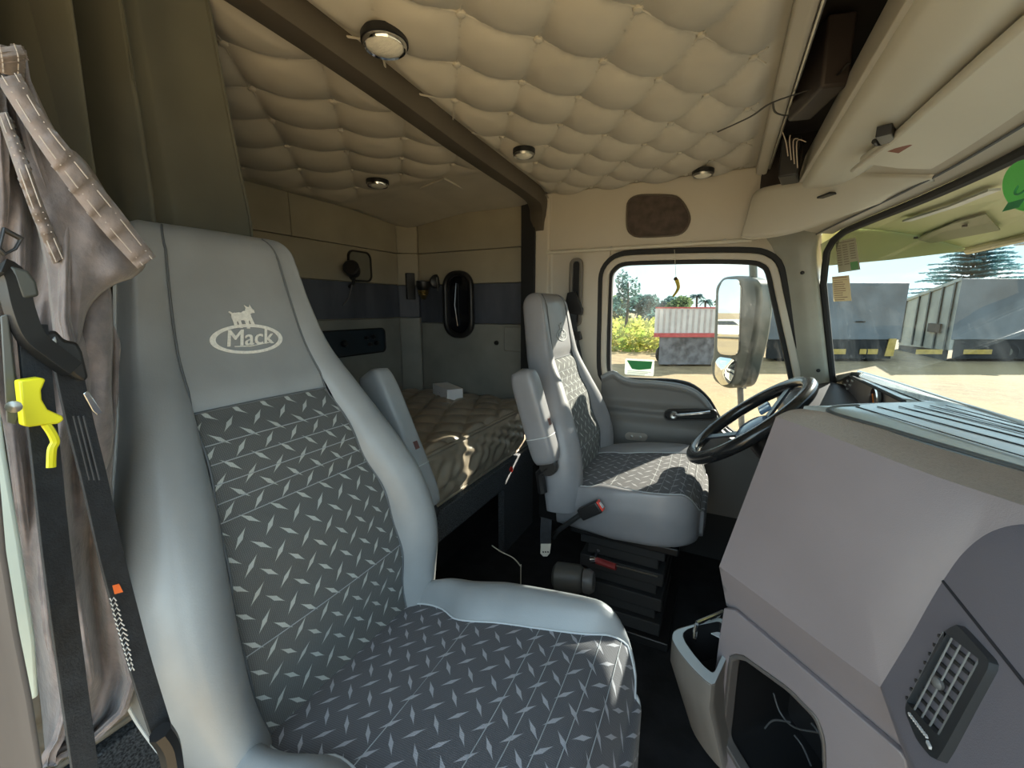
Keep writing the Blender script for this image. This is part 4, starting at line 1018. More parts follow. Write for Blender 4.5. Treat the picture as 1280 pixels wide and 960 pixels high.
# pebbled bevel and top tray
ZD = 1.300
rim_ = catmull([at(u, v, Z=ZD) for u, v in ((1004, 511), (1040, 517), (1085, 530), (1163, 557), (1280, 590), (1330, 605))], 6); rim_r = res(rim_, 80)
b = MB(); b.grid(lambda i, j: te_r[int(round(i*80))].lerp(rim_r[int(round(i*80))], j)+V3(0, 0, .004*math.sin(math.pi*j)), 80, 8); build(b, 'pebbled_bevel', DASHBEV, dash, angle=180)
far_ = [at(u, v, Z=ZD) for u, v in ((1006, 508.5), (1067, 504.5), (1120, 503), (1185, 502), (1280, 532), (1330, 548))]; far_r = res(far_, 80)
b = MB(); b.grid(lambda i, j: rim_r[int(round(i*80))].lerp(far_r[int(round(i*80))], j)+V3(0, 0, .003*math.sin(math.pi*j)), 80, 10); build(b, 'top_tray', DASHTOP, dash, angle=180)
b = MB()
for a_, c_ in (((1070, 508), (1300, 576.5)), ((1097, 508), (1300, 562.5)), ((1124, 508), (1300, 552.5)), ((1143, 507), (1300, 546)), ((1163, 507), (1300, 541)), ((1183, 507), (1300, 537.5))):
    A_, C_ = at(*a_, Z=ZD+.0035), at(*c_, Z=ZD+.0035); b.tube([A_, C_], .0013, 6, flat=.5)
build(b, 'tray_grooves', mat('dark_groove', (.03, .035, .04), .5), dash)
b = MB(); b.tube(catmull([at(u, v, Z=ZD+.002) for u, v in ((1072, 507), (1045, 509), (1037, 513), (1050, 519), (1100, 533), (1163, 552), (1280, 586), (1330, 601))], 5), .0045, 8, flat=.5); build(b, 'tray_lip_shadow', mat('shadow_grey', (.08, .09, .095), .5), dash)  # dark tube drawn in as the shadow along the tray lip
# closing lip from the tray edge forward to the glass
b = MB(); b.grid(lambda i, j: far_r[int(round(i*80))].lerp(far_r[int(round(i*80))]+V3(.09+.16*max(0, 1-2*i), .02+.06*max(0, 1-2*i), -.26), j), 80, 6); build(b, 'forward_slope', DASHTOP, dash, angle=180)
b = MB(); b.span((.42, YR, .94), (.80, YL, .985)); build(b, 'cowl_shelf', BLACKM, dash)
# band under the face, lower console panel
G0 = at(908, 757, Y=.815); GN = V3(.710, .704, 0)
def onG(u, v): return onplane(u, v, G0, GN)
H0 = at(906, 752, Y=.80)
def onH(u, v): return onplane(u, v, H0, GN)
seam_ = res([onG(908, 757), onG(1131, 946)], 30); low_r = res(low, 30)
b = MB(); b.grid(lambda i, j: low_r[int(round(i*30))].lerp(seam_[int(round(i*30))], j), 30, 8); b.grid(lambda i, j: V3(*seam_[0]).lerp(low_r[0], j)+V3(.3*i, .12*i, 0), 6, 6); build(b, 'under_face', DASHM, dash, angle=60)
def star(poly, c, n):
    out = []
    for k in range(n):
        a = 2*math.pi*k/n; d = (math.cos(a), math.sin(a)); best = None
        for i in range(len(poly)):
            x1, y1 = poly[i][0]-c[0], poly[i][1]-c[1]; x2, y2 = poly[(i+1) % len(poly)][0]-c[0], poly[(i+1) % len(poly)][1]-c[1]
            den = d[0]*(y2-y1)-d[1]*(x2-x1)
            if abs(den) < 1e-9: continue
            t = (x1*(y2-y1)-y1*(x2-x1))/den; s = (x1*d[1]-y1*d[0])/den
            if t > 0 and -1e-6 <= s <= 1+1e-6 and (best is None or t < best): best = t
        out.append((c[0]+d[0]*best, c[1]+d[1]*best))
    return out
def rnd(poly, n=3):
    P = []
    m = len(poly)
    for i in range(m):
        p = Vector((*poly[i], 0)); a = Vector((*poly[i-1], 0)); c = Vector((*poly[(i+1) % m], 0)); r = min(9, (a-p).length*.35, (c-p).length*.35)
        A = p+(a-p).normalized()*r; C_ = p+(c-p).normalized()*r
        for k in range(n+1): t = k/n; q = A*(1-t)**2+p*2*t*(1-t)+C_*t*t; P.append((q.x, q.y))
    return P
hole = rnd([(911, 818), (926, 817), (986, 860), (1022, 897), (1031, 925), (1034, 1010), (950, 1010), (900, 925)])
outp = [(906, 752), (1131, 945), (1136, 975), (1140, 1080), (960, 1080), (922, 1000), (888, 930), (891, 870), (893, 841), (899, 795)]
cc_ = (975, 930); O_ = [onH(*p) for p in star(outp, cc_, 96)]; I_ = [onH(*p) for p in star(hole, cc_, 96)]
b = MB(); b.ringprism(O_, I_, GN*.010); build(b, 'lower_console', DASHM, dash, bevel=.002)
b = MB(); I2 = [p+GN*.0-(p-onH(*cc_))*.0 for p in I_]; I3 = [onH(*cc_)+(p-onH(*cc_))*.93 for p in I_]
b.ringprism([p-GN*.001 for p in I2], [p-GN*.001 for p in I3], GN*.02); build(b, 'cubby_rim', mat('brown_grey_rim', (.10, .09, .085), .4), dash, bevel=.002)
b = MB(); b.ringprism([p+GN*.012 for p in I2], [p+GN*.012 for p in [onH(*cc_)+(p-onH(*cc_))*.97 for p in I_]], GN*.16); b.prism([p+GN*.17 for p in I2], GN*.004); build(b, 'cubby_liner', BLACK, dash, angle=40)
b = MB()
for pts_ in (((930, 880), (938, 905), (955, 925), (990, 935), (1005, 955)), ((955, 935), (965, 950), (975, 975)), ((975, 920), (985, 935), (992, 960)), ((920, 925), (930, 915), (950, 918))):
    b.tube(catmull([onH(*p)+GN*.07 for p in pts_], 5), .0016, 6)
tag(build(b, 'wiring', mat('grey_wire', (.06, .065, .07), .4)), 'loose thin wires inside the open cubby of the lower console', 'wires')
# hidden volume of the dash so that nothing shows through from the side
b = MB(); b.prism([seam_[0]+V3(.03, .01, 0), V3(seam_[-1].x+.02, seam_[-1].y+.02, seam_[0].z), V3(.75, seam_[-1].y+.02, seam_[0].z), V3(.75, seam_[0].y+.2, seam_[0].z)], (0, 0, -.02)); build(b, 'inner_shelf', BLACKM, dash)
# passenger side face: swept sideways from the arch
ap_ = [onG(1140, 1060), onG(1136, 985), onG(1131, 946), onF1(1114, 902)]+res(arch, 50)
ap_[3] = ap_[2].lerp(ap_[4], .5)
b = MB(); Na = len(ap_)-1
b.grid(lambda i, j: ap_[int(round(i*Na))]+V3(.0, -.62*j, 0), Na, 20); build(b, 'passenger_face', DASHD, dash, angle=180)
zx = sorted([(p.z, p.x) for p in ap_])
def at3(u, v, off=0):
    x = .3
    for _ in range(25):
        p = at(u, v, X=x); x = .5*x+.5*interp(p.z, zx)
    return at(u, v, X=x-off)
q0 = onF1(1180, 727); b = MB(); b.tube([q0+V3(-.0005, 0, 0), q0+V3(-.0005, -.5, 0)], .0018, 6); build(b, 'glovebox_seam', mat('black_gap', (.02, .02, .025), .8), dash)
# extend the top of the dash towards the passenger door
b = MB(); e0 = te_r[-1]; e1 = rim_r[-1]; e2 = far_r[-1]; e3 = arch[-1]
for A_, C_, m_ in ((e3, e0, 0), (e0, e1, 1), (e1, e2, 2)):
    b.add([A_, C_, V3(C_.x+.05, .08, C_.z), V3(A_.x+.05, .08, A_.z)], [(0, 1, 2, 3)], m_)
build(b, 'door_side_end', [DASHM, DASHBEV, DASHTOP], dash)
# air vent
ven = thing('air_vent', 'black louvred air vent set in the passenger side dash face', 'vent', at3(1183, 865))
oq = [at3(u, v, .004) for u, v in rnd([(1192, 778), (1237, 828), (1169, 952), (1146, 925), (1131, 887)])]
iq = [(1179, 789), (1225, 825), (1173, 921), (1133, 878)]
cc2 = (1180, 858)
O2 = [at3(*p, .005) for p in star(rnd([(1192, 776), (1239, 828), (1170, 954), (1146, 926), (1129, 885)]), cc2, 64)]; I4 = [at3(*p, .005) for p in star(iq, cc2, 64)]
b = MB(); b.ringprism(O2, I4, (.014, 0, 0)); build(b, 'vent_bezel', mat('charcoal_vent_plastic', (.032, .035, .038), .32), ven, bevel=.0025)
b = MB(); b.prism([at3(*p, -.006) for p in iq], (.004, 0, 0)); build(b, 'vent_back', BLACK, ven)
def vq(s, t, off):
    a = at3(*iq[0], off).lerp(at3(*iq[1], off), s); c_ = at3(*iq[3], off).lerp(at3(*iq[2], off), s); return a.lerp(c_, t)
LOUV = mat('louvre_edge_grey', (.22, .225, .22), .35)
for k in range(5):
    s = k/4*.96+.02
    b = MB(); b.strap([vq(s, t/6, .004) for t in range(7)], (1, 0, .0), .0014, .0006); build(b, 'louvre', LOUV, ven)
for k in range(8):
    t = (k+.5)/8; b = MB(); b.strap([vq(s/4, t, -.001) for s in range(5)], (1, 0, 0), .006, .0016); build(b, 'cross_vane', mat('dark_vane', (.028, .028, .027), .45), ven)
b = MB(); b.lathe([(.006, 0), (.006, .003), (.004, .005), (.001, .0055)], vq(.5, .52, .003), (-1, -.3, 0), 16); build(b, 'vent_tab', mat('tab_grey', (.12, .12, .12), .4), ven)
b = MB()
for k in range(9): 
    p = at3(1137+k*2.6, 893+k*3.4, .011); b.box(p, (.002, .0035, .0018))
b.box(at3(1161, 931, .011), (.002, .007, .003)); build(b, 'air_marks', mat('white_mark', (.6, .6, .6), .5), ven)

# cup holder
cupo = thing('cup_holder', 'grey cup holder tray sticking out low on the centre console with a chrome clip', 'cup holder', at(870, 800, Z=.76))
zc_ = .80
co_ = [(892, 858), (880, 849), (862, 831), (847, 812), (839, 797), (842, 788), (850, 785), (870, 779), (900, 770), (915, 785), (912, 815)]
ci_ = [(892, 842), (880, 832), (868, 818), (857, 803), (853, 793), (858, 787), (872, 782), (900, 776), (909, 788), (905, 812)]
c3 = (885, 812); n_ = 64
OO = [at(*p, Z=zc_) for p in star(rnd(co_), c3, n_)]; II = [at(*p, Z=zc_) for p in star(rnd(ci_), c3, n_)]
cen = at(*c3, Z=zc_); bt_ = [cen+(p-cen)*.80+V3(.035, .015, -.20) for p in OO]; ib = [cen+(p-cen)*.8+V3(.01, 0, -.07) for p in II]
mid = [cen+(p-cen)*1.0+V3(.0, 0, -.05) for p in OO]
b = MB(); b.add(OO+mid+bt_, [(i, (i+1) % n_, n_+(i+1) % n_, n_+i) for i in range(n_)]+[(n_+i, n_+(i+1) % n_, 2*n_+(i+1) % n_, 2*n_+i) for i in range(n_)]+[tuple(range(2*n_, 3*n_))]); build(b, 'bin', mat('brownish_grey_plastic', (.17, .155, .14), .45), cupo, angle=60)
b = MB(); b.ringprism(OO, II, (0, 0, -.006)); build(b, 'rim', DASHTOP, cupo, bevel=.002)
b = MB(); b.add(II+ib, [(i, (i+1) % n_, n_+(i+1) % n_, n_+i) for i in range(n_)]+[tuple(range(n_, 2*n_))]); build(b, 'well', BLACK, cupo)
b = MB(); pts_ = [at(u, v, Z=zc_+.01) for u, v in ((868, 800), (869, 788), (872, 778), (900, 768))]; b.tube(pts_, .004, 8); b.tube([at(871, 779, Z=zc_+.03), at(904, 765, Z=zc_+.03)], .0045, 8); build(b, 'chrome_clip', CHROME, cupo)
b = MB(); b.prism([at(u, v, Z=zc_-.02) for u, v in ((884, 789), (902, 782), (902, 798))], (0, 0, -.002)); build(b, 'white_slip', WHITE, cupo)

# instrument cluster in front of the driver
ic = thing('instrument_cluster', 'dark instrument cluster with gauges and warning lights under the dash hood', 'instruments', (.33, 1.4, 1.2))
IA, IB, IC = at(1061, 468.5, Z=1.25), at(1130, 502, Z=1.294), at(1280, 531, Z=1.285)
HN = (IB-IA).cross(IC-IA).normalized(); GNn = (IB-IA).cross(V3(.06, 0, -1)).normalized()
if GNn.x > 0: GNn = -GNn
def onI(u, v, off=0): return onplane(u, v, IA+GNn*off, GNn)
def onHd(u, v): return onplane(u, v, IA, HN)
b = MB(); b.prism([onI(*p, -.012) for p in ((1016, 514), (1024, 498), (1041, 478), (1061, 468.5), (1130, 502), (1130, 515), (1030, 520))], -GNn*.02); build(b, 'fascia', mat('dark_fascia', (.055, .045, .05), .35), ic)
b = MB(); b.prism([onI(*p, .004) for p in ((1005, 516), (1019, 503), (1032, 478), (1045, 469), (1064, 465), (1061, 469), (1042, 479), (1027, 504), (1017, 514))], -GNn*.03); build(b, 'bezel', mat('grey_bezel', (.20, .20, .18), .4), ic, bevel=.002)
hl_ = res([onHd(*p) for p in ((1061, 468.5), (1095, 484.5), (1130, 501.5), (1185, 504), (1282, 534))], 20); hrr = res([onHd(*p) for p in ((1073, 464), (1120, 478), (1186, 500), (1284, 531))], 20)
b = MB(); b.grid(lambda i, j: hl_[int(round(i*20))].lerp(hrr[int(round(i*20))], j), 20, 4); build(b, 'hood', DASHTOP, ic, solid=.004, angle=180)
b = MB(); b.tube([onHd(1062, 469), onHd(1130, 502)], .0035, 8); b.tube([onHd(1063, 467), onHd(1150, 501.5)], .0018, 6); build(b, 'hood_lip', BLACKM, ic)
b = MB(); b.tube([p.copy() for p in hrr], .004, 8); build(b, 'hood_edge', DASHTOP, ic)
for (u, v, r, m_) in ((1096, 512, .052, CHROME), (1045, 503, .030, STEEL), (1135, 530, .04, STEEL)):
    p = onI(u, v, -.010); b = MB(); b.lathe([(r, 0), (r, .006), (r*.93, .008), (r*.93, 0)], p, GNn, 36); g_ = build(b, 'gauge_ring', m_, ic)
    b = MB(); b.lathe([(r*.92, 0), (r*.9, .002), (.001, .002)], p, GNn, 32); build(b, 'gauge_face', mat('maroon_gauge', (.07, .03, .03), .3), g_)
    b = MB(); b.tube([p+GNn*.005, p+GNn*.005+V3(0, r*.5, r*.6)], .0015, 5); build(b, 'needle', mat('needle_orange', (.8, .25, .05), .4), g_)
for k in range(8):
    p = onI(1050+(k % 2)*6+(k//2)*3.2, 491-(k//2)*5, -.009); b = MB(); b.box(p, (.003, .018, .005)); build(b, 'warning_light', mat('pale_tell_tale', (.5, .5, .47), .4), ic)
# under-dash panels on the driver side
ud = thing('lower_dash_panel', 'dark lower dash panel below the steering wheel on the driver side', 'panel', (.3, 1.5, .8))
b = MB(); b.prism([V3(.20, 0, 1.14), V3(.36, 0, 1.19), V3(.60, 0, 1.15), V3(.60, 0, .50), V3(.36, 0, .60), V3(.24, 0, .90)], (0, .76, 0)); 
b.v = [p+V3(0, 1.08, 0) for p in b.v]; build(b, 'knee_panel', mat('dark_plum_plastic', (.07, .062, .066), .5), ud, bevel=.01)
b = MB(); b.tube([V3(.225, 1.10, 1.12), V3(.225, 1.83, 1.10)], .012, 10); build(b, 'grip_rail', DOORHI, ud)
fw_ = MB(); fw_.span((.80, YR-.02, ZF), (.86, YL+.06, .97)); struct(build(fw_, 'wall_front', BLACKM, smooth=False))

# steering wheel
WY = 1.43
Wt, Wb = at(1012, 480, Y=WY), at(866, 566, Y=WY); Wc = (Wt+Wb)/2; WR = (Wt-Wb).length/2; e1 = (Wt-Wb).normalized(); e2 = V3(0, 1, 0); en = e1.cross(e2)
if en.x > 0: en = -en       # towards the driver
sw_ = thing('steering_wheel', 'large black steering wheel with a blue tinted glossy hub in front of the driver seat', 'steering wheel', Wc)
GLB = mat('glossy_black_rim', (.022, .023, .025), .22, coat=.3, nscale=20)
b = MB(); b.tube([Wc+e1*WR*math.cos(a)+e2*WR*math.sin(a) for a in [2*math.pi*k/72 for k in range(72)]], .0195, 12, closed=True); build(b, 'rim', GLB, sw_)
for a in (35, 145, 215, 325):
    a = R(a); dr = e1*math.cos(a)+e2*math.sin(a); b = MB(); b.strap([Wc+dr*WR*.97, Wc+dr*WR*.7-en*.012, Wc+dr*WR*.28-en*.03], en.cross(dr), .026, .004); build(b, 'spoke', mat('steel_blue_spoke', (.03, .035, .045), .25), sw_, bevel=.002)
HB = mat('sky_reflection_hub', (.16, .28, .46), .18, coat=.4)  # blue of the reflected sky put into the base colour
b = MB(); b.lathe([(.030, -.07), (.050, -.05), (.056, -.03), (.053, -.018), (.036, -.010), (.001, -.008)], Wc, en, 32); hbo = build(b, 'horn_pad', HB, sw_)
b = MB(); rt = Matrix(((e1.x, e2.x, en.x), (e1.y, e2.y, en.y), (e1.z, e2.z, en.z)))
b.box(Wc+e1*.06+e2*.03+en*.004, (.035, .03, .012), rt); b.box(Wc+e1*.06-e2*.012+en*.004, (.035, .03, .012), rt); build(b, 'switch_block', HB, sw_, bevel=.003)
b = MB(); b.tube([Wc-en*.05, Wc-en*.16, Wc-en*.30], .045, 16); build(b, 'column', BLACK, sw_)
b = MB(); b.tube(catmull([Wc-en*.10-e2*.03, Wc-en*.10-e2*.12-e1*.03, Wc-en*.10-e2*.18-e1*.04], 4), .007, 8); build(b, 'stalk', BLACK, sw_)

# ================================================================== SMALL THINGS
# driver belt on the B post
db_ = thing('driver_seat_belt', 'black driver seat belt and slider hanging from a vertical slot on the far door post', 'seat belt', (-.62, YL, 1.4))
YB = YL-.045
fr = frame2(at(719, 366, Y=YB), (1, 0, 0), (0, 0, 1))
b = MB(); b.ringprism([fr(p) for p in rr(.062, .30, .028)], [fr(p) for p in rr(.030, .27, .014)], (0, .012, 0)); build(b, 'slot_cover', mat('grey_slot_cover', (.15, .14, .12), .4), db_, bevel=.003)
b = MB(); b.prism([fr(p)+V3(0, .010, 0) for p in rr(.034, .275, .016)], (0, .004, 0)); build(b, 'slot', BLACK, db_)
b = MB(); b.strap([at(716, 372, Y=YB-.02), at(714, 400, Y=YB-.03), at(716, 420, Y=YB-.03), at(722, 450, Y=YB-.03), at(724, 520, Y=YB-.03)], (1, .2, 0), .045, .0012); build(b, 'belt_webbing', WEB, db_)
b = MB(); b.prism([at(u, v, Y=YB-.035) for u, v in ((709, 366), (718, 364), (724, 378), (728, 386), (727, 394), (712, 392), (706, 380))], (0, .02, 0)); build(b, 'upper_guide', BLACK, db_, bevel=.003)
b = MB(); b.prism([at(u, v, Y=YB-.045) for u, v in ((706, 418), (724, 414), (727, 424), (712, 430))], (0, .02, 0)); build(b, 'tongue', BLACK, db_, bevel=.003)
b = MB(); b.prism([at(u, v, Y=YB-.046) for u, v in ((712, 428), (721, 425), (720, 436), (714, 437))], (0, .003, 0)); build(b, 'tongue_plate', STEEL, db_)
# driver buckle: red button on a stalk
bk = thing('belt_buckle', 'black seat belt buckle with a red button on a stalk beside the driver seat', 'buckle', at(740, 636, Y=1.16))
A_, C_ = at(726, 643, Y=1.165), at(750, 632, Y=1.165); dr = (C_-A_).normalized(); sd = dr.cross(V3(0, 1, 0)).normalized(); rt = Matrix(((dr.x, 0, sd.x), (dr.y, 1, sd.y), (dr.z, 0, sd.z)))
b = MB(); b.box((A_+C_)/2, ((C_-A_).length, .026, .038), rt); build(b, 'buckle_body', BLACK, bk, bevel=.005)
b = MB(); b.box(C_+dr*.002, (.006, .022, .032), rt); build(b, 'red_button', mat('bright_red_button', (.75, .06, .04), .3), bk, bevel=.002)
b = MB(); b.box(C_+dr*.005, (.004, .012, .018), rt); build(b, 'button_slot', WHITE, bk)
b = MB(); b.tube(catmull([A_, at(712, 653, Y=1.17), at(697, 664, Y=1.18), at(692, 672, Y=1.19)], 4), .008, 8); build(b, 'stalk', BLACKM, bk)
# strap end with white tag
tg_ = thing('hanging_strap', 'black strap with a white printed tag hanging below the driver armrest', 'strap', at(683, 680, Y=1.13))
b = MB(); b.strap([at(683, 648, Y=1.13), at(682, 665, Y=1.13), at(682, 684, Y=1.13)], (1, 0, 0), .036, .001); build(b, 'webbing', WEB, tg_)
b = MB(); b.prism([at(u, v, Y=1.127) for u, v in ((676, 680), (688.5, 680), (687, 692), (684, 695.5), (679, 695.5), (675.5, 692))], (0, .003, 0)); tgo = build(b, 'white_tag', mat('cream_tag', (.75, .72, .62), .5), tg_)
b = MB()
for k in range(3): b.box(at(679+k*3, 690, Y=1.1262), (.005, .001, .004))
build(b, 'tag_print', BLACK, tgo)
# red-handled tool clipped under the driver seat
tl = thing('red_handled_rod', 'thin metal rod with a dark red sleeve and shiny T end under the driver seat', 'tool', at(755, 703, Y=1.15))
b = MB(); b.tube([at(744, 700, Y=1.16), at(770, 709, Y=1.15)], .010, 8); build(b, 'red_sleeve', mat('dark_red_sleeve', (.22, .02, .02), .4), tl)
b = MB(); b.tube([at(740, 699, Y=1.165), at(822, 721, Y=1.13)], .0025, 6); build(b, 'rod', STEEL, tl)
b = MB(); b.tube([at(740, 703, Y=1.16), at(748, 688, Y=1.16)], .006, 8); b.lathe([(.012, -.008), (.012, .008)], at(742, 699, Y=1.16), (1, 0, .3), 12); build(b, 'shiny_end', CHROME, tl)
lt = thing('cable_end', 'thin pale cable curling up from the dark floor between the seats', 'cable', at(640, 700, Y=.95))
b = MB(); b.tube(catmull([at(615, 682, Y=1.0), at(627, 690, Y=1.0), at(641, 697, Y=1.0), at(650, 707, Y=.99), at(651, 714, Y=.98), V3(at(651, 714, Y=.98).x, .97, .5), V3(at(651, 714, Y=.98).x-.05, 1.0, ZF+.002)], 5), .0016, 6); build(b, 'cable', mat('pale_cable', (.35, .33, .27), .4), lt)
gk = thing('air_canister', 'dull dark grey canister on its side under the driver seat front', 'canister', at(715, 722, Y=1.10))
c = at(712, 722, Y=1.12); b = MB(); b.lathe([(.03, -.05), (.042, -.04), (.042, .03), (.034, .042), (.001, .044)], c, (1, .1, .1), 24); build(b, 'body', mat('dull_dark_grey', (.07, .07, .065), .5), gk)
b = MB(); b.lathe([(.034, 0), (.036, .016), (.028, .03), (.001, .032)], c+V3(.046, 0, .004), (1, .1, .1), 24); build(b, 'cap', mat('grey_cap', (.11, .11, .11), .4), gk)
# gear lever boot / low floor pedestal in the dark centre
# hanging charm by the driver window
hc = thing('hanging_charm', 'tiny yellow and brown charm hanging on a thread at the driver window', 'charm', at(843, 360, Y=YL-.06))
YH = YL-.05
b = MB(); b.tube([at(843, 312, Y=YH), at(844, 330, Y=YH), at(845, 348, Y=YH)], .0009, 5); build(b, 'thread', mat('pale_thread', (.6, .6, .5), .6), hc)
b = MB(); b.tube(catmull([at(846, 350, Y=YH), at(848, 358, Y=YH), at(846, 364, Y=YH), at(841, 371, Y=YH)], 4), lambda t: .0085-.005*t, 8); build(b, 'yellow_body', mat('mustard_charm', (.50, .40, .05), .4), hc)
b = MB(); b.lathe([(.005, -.006), (.010, 0), (.006, .008)], at(845, 349, Y=YH), (0, 0, 1), 10); build(b, 'dark_head', mat('brown_bead', (.06, .04, .02), .4), hc)

# papers on the windshield
def paper(nm, label, pts_, X, m_, lines, dark, cat='paper'):
    P = [at(u, v, X=X) for u, v in pts_]; o = MB(); o.prism(P, (.0008, 0, 0)); po = tag(build(o, nm, m_), label, cat)
    b = MB()
    for (s0, s1, t, th) in lines:
        A_ = P[0].lerp(P[1], s0).lerp(P[3].lerp(P[2], s0), t); C_ = P[0].lerp(P[1], s1).lerp(P[3].lerp(P[2], s1), t)
        A2 = P[0].lerp(P[1], s0).lerp(P[3].lerp(P[2], s0), t+th); C2 = P[0].lerp(P[1], s1).lerp(P[3].lerp(P[2], s1), t+th)
        b.prism([p+V3(-.0008, 0, 0) for p in (A_, C_, C2, A2)], (-.0003, 0, 0))
    build(b, 'print', dark, po); return po, P
GP = mat('print_grey', (.30, .27, .20), .6); BP = mat('print_brown', (.40, .25, .16), .6)
random.seed(3)
ln = [(.05, .95, .06, .03)]+[(c0+.02, c0+.25, .16+.075*k, .03) for k in range(9) for c0 in (.03, .36, .69) if not (c0 > .6 and k > 6)]
po, P = paper('paper_calendar', 'larger pale tabular card with a green corner on the windshield by the pillar', [(1044, 302), (1069, 297), (1075, 337), (1048, 341)], .318, thin_mat('greyish_card', (.62, .60, .50)), ln, GP)
b = MB(); b.prism([P[0].lerp(P[1], s).lerp(P[3].lerp(P[2], s), t)+V3(-.001, 0, 0) for s, t in ((.66, .74), (.97, .74), (.97, .98), (.66, .98))], (-.0004, 0, 0)); build(b, 'green_square', GREENST, po)
ln = [(.08, .9, .04, .04), (.08, .92, .16, .015)]+[(.1, random.uniform(.6, .9), .24+.085*k, .03) for k in range(9)]
paper('paper_note', 'small cream note with handwriting stuck below the tabular card on the windshield', [(1040, 346), (1061, 344), (1064, 376), (1042, 377)], .318, thin_mat('cream_note', (.85, .76, .58), .7), ln, BP)
# round green sticker
c = at(1283, 232, X=.405); rs = thing('round_sticker', 'round green sticker high on the windshield at the right edge of the frame', 'sticker', c)
b = MB(); b.lathe([(.040, 0), (.040, .001), (.001, .001)], c, (-.9, -.2, -.35), 32); build(b, 'green_disc', thin_mat('leaf_green', (.30, .80, .30)), rs)
b = MB(); fr = frame2(c+V3(-.003, 0, 0), (.2, -1, 0), (.35, 0, 1)); b.tube([fr((.012*math.cos(a), .012*math.sin(a))) for a in [R(40+k*20) for k in range(15)]], .0015, 6); b.prism([fr(p) for p in ((-.01, -.035), (.02, -.035), (.02, -.022), (-.01, -.022))], (-.0004, 0, 0)); build(b, 'print', mat('print_green', (.05, .30, .12), .5), rs)

# ================================================================== OUTSIDE OF THE TRUCK
ev = thing('exterior_sun_visor', 'greenish translucent exterior sun visor above the windshield with a white lamp strip', 'exterior visor', (.6, 1.2, 1.75))
def evf(i, j):
    y = lerp(.0, 1.93, i); x0 = wx_top(min(1.84, max(.09, y)))+.02; k = ((y-YC)/.95)
    fx = .80-.10*abs(k)**3; fz = 1.675-.035*abs(k)**2
    p = V3(x0, y, 1.735).lerp(V3(fx, y, fz), j); p.z += .02*math.sin(math.pi*j)
    return p
VIS = mat('yellow_green_visor', (.60, .60, .36), .45, col2=(.50, .58, .28), nscale=2.5)
b = MB(); b.grid(evf, 50, 16); build(b, 'visor_shell', VIS, ev, solid=.006, angle=180)
b = MB(); b.prism([V3(.30, 1.935, 1.74), V3(.28, 1.935, 1.60), V3(.50, 1.935, 1.615), V3(.70, 1.935, 1.635), V3(.66, 1.935, 1.70)], (0, .006, 0)); build(b, 'side_cheek', VIS, ev)
b = MB(); b.tube([evf(i/40, .995)+V3(0, 0, -.006) for i in range(41)], .012, 8); build(b, 'front_lip', mat('pale_yellow_lip', (.66, .60, .38), .4), ev)
def onV(u, v, off=.010):
    z = 1.70
    for _ in range(30):
        p = at(u, v, Z=z); y = p.y; x0 = wx_top(min(1.84, max(.09, y)))+.02; k = (y-YC)/.95; j = max(0, min(1, (p.x-x0)/(.80-.10*abs(k)**3-x0)))
        z = .5*z+.5*(evf(y/1.93, j).z-off)
    return at(u, v, Z=z)
b = MB(); b.strap([onV(1133, 276), onV(1190, 258), onV(1243, 237)], (1, .3, 0), .022, .003); build(b, 'reflection_strip', mat('reflection_strip', (.66, .70, .74), .4), ev)  # white strip painted on for a patch of reflected light
b = MB(); b.prism([onV(u, v) for u, v in ((1146, 302), (1160, 305), (1250, 288), (1232, 268), (1190, 280), (1150, 296))], (0, 0, .004)); build(b, 'recess', mat('olive_recess', (.22, .24, .14), .5), ev)
for (u, v) in ((1145, 296), (1206, 281)):
    b = MB(); b.lathe([(.006, 0), (.006, -.006), (.001, -.007)], onV(u, v, .014), (0, 0, 1), 10); build(b, 'bolt', BLACK, ev)
# outer skin of roof front / hood so that the shell has a body outside
sk_ = MB(); sk_.prism([(.88, .05, .94), (.88, 1.88, .94), (1.2, 1.75, .80), (1.2, .18, .80)], (0, 0, -.2)); struct(build(sk_, 'trim_17', mat('truck_hood_white', (.6, .6, .58), .3), bevel=.02))

# door mirror
dm = thing('door_mirror', 'tall grey door mirror with two glasses outside the driver window', 'mirror', at(920, 480, Y=2.18))
YM = 2.16
MH = mat('mirror_housing_grey', (.11, .135, .135), .35, nscale=12); RFL = mat('mirror_glass', (.82, .86, .88), .02, metal=1, var=0)
mn = V3(-.735, -.678, 0).normalized(); mt_ = V3(-mn.y, mn.x, 0)      # facing normal, horizontal tangent
def onM(u, v, off=0): return onplane(u, v, at(910, 400, Y=YM)+mn*off, mn)
ol = rnd([(893, 358), (902, 346), (925, 344), (946, 350), (950, 372), (944, 420), (932, 470), (926, 484), (905, 486), (890, 476), (886, 455), (890, 444)])
b = MB(); b.prism([onM(*p) for p in ol], -mn*.085); build(b, 'housing', MH, dm, bevel=.018)
b = MB(); b.prism([onM(*p, .006) for p in rnd([(898, 362), (904, 349), (923, 349), (926, 360), (923, 445), (896, 443)])], -mn*.008); build(b, 'flat_glass', RFL, dm, bevel=.002)
cgl = rnd([(894, 452), (899, 446), (920, 449), (917, 470), (912, 480), (902, 482), (893, 470)]); Cg = [onM(*p, .006) for p in cgl]; cg = sum(Cg, V3(0, 0, 0))/len(Cg)
b = MB(); n = len(Cg); 
for k in range(9):
    t = k/8; b.v += [cg+(p-cg)*t+mn*.016*(1-t*t) for p in Cg]
for k in range(8):
    for i in range(n): b.f.append([k*n+i, k*n+(i+1) % n, (k+1)*n+(i+1) % n, (k+1)*n+i]); b.m.append(0)
build(b, 'convex_glass', RFL, dm, angle=180)
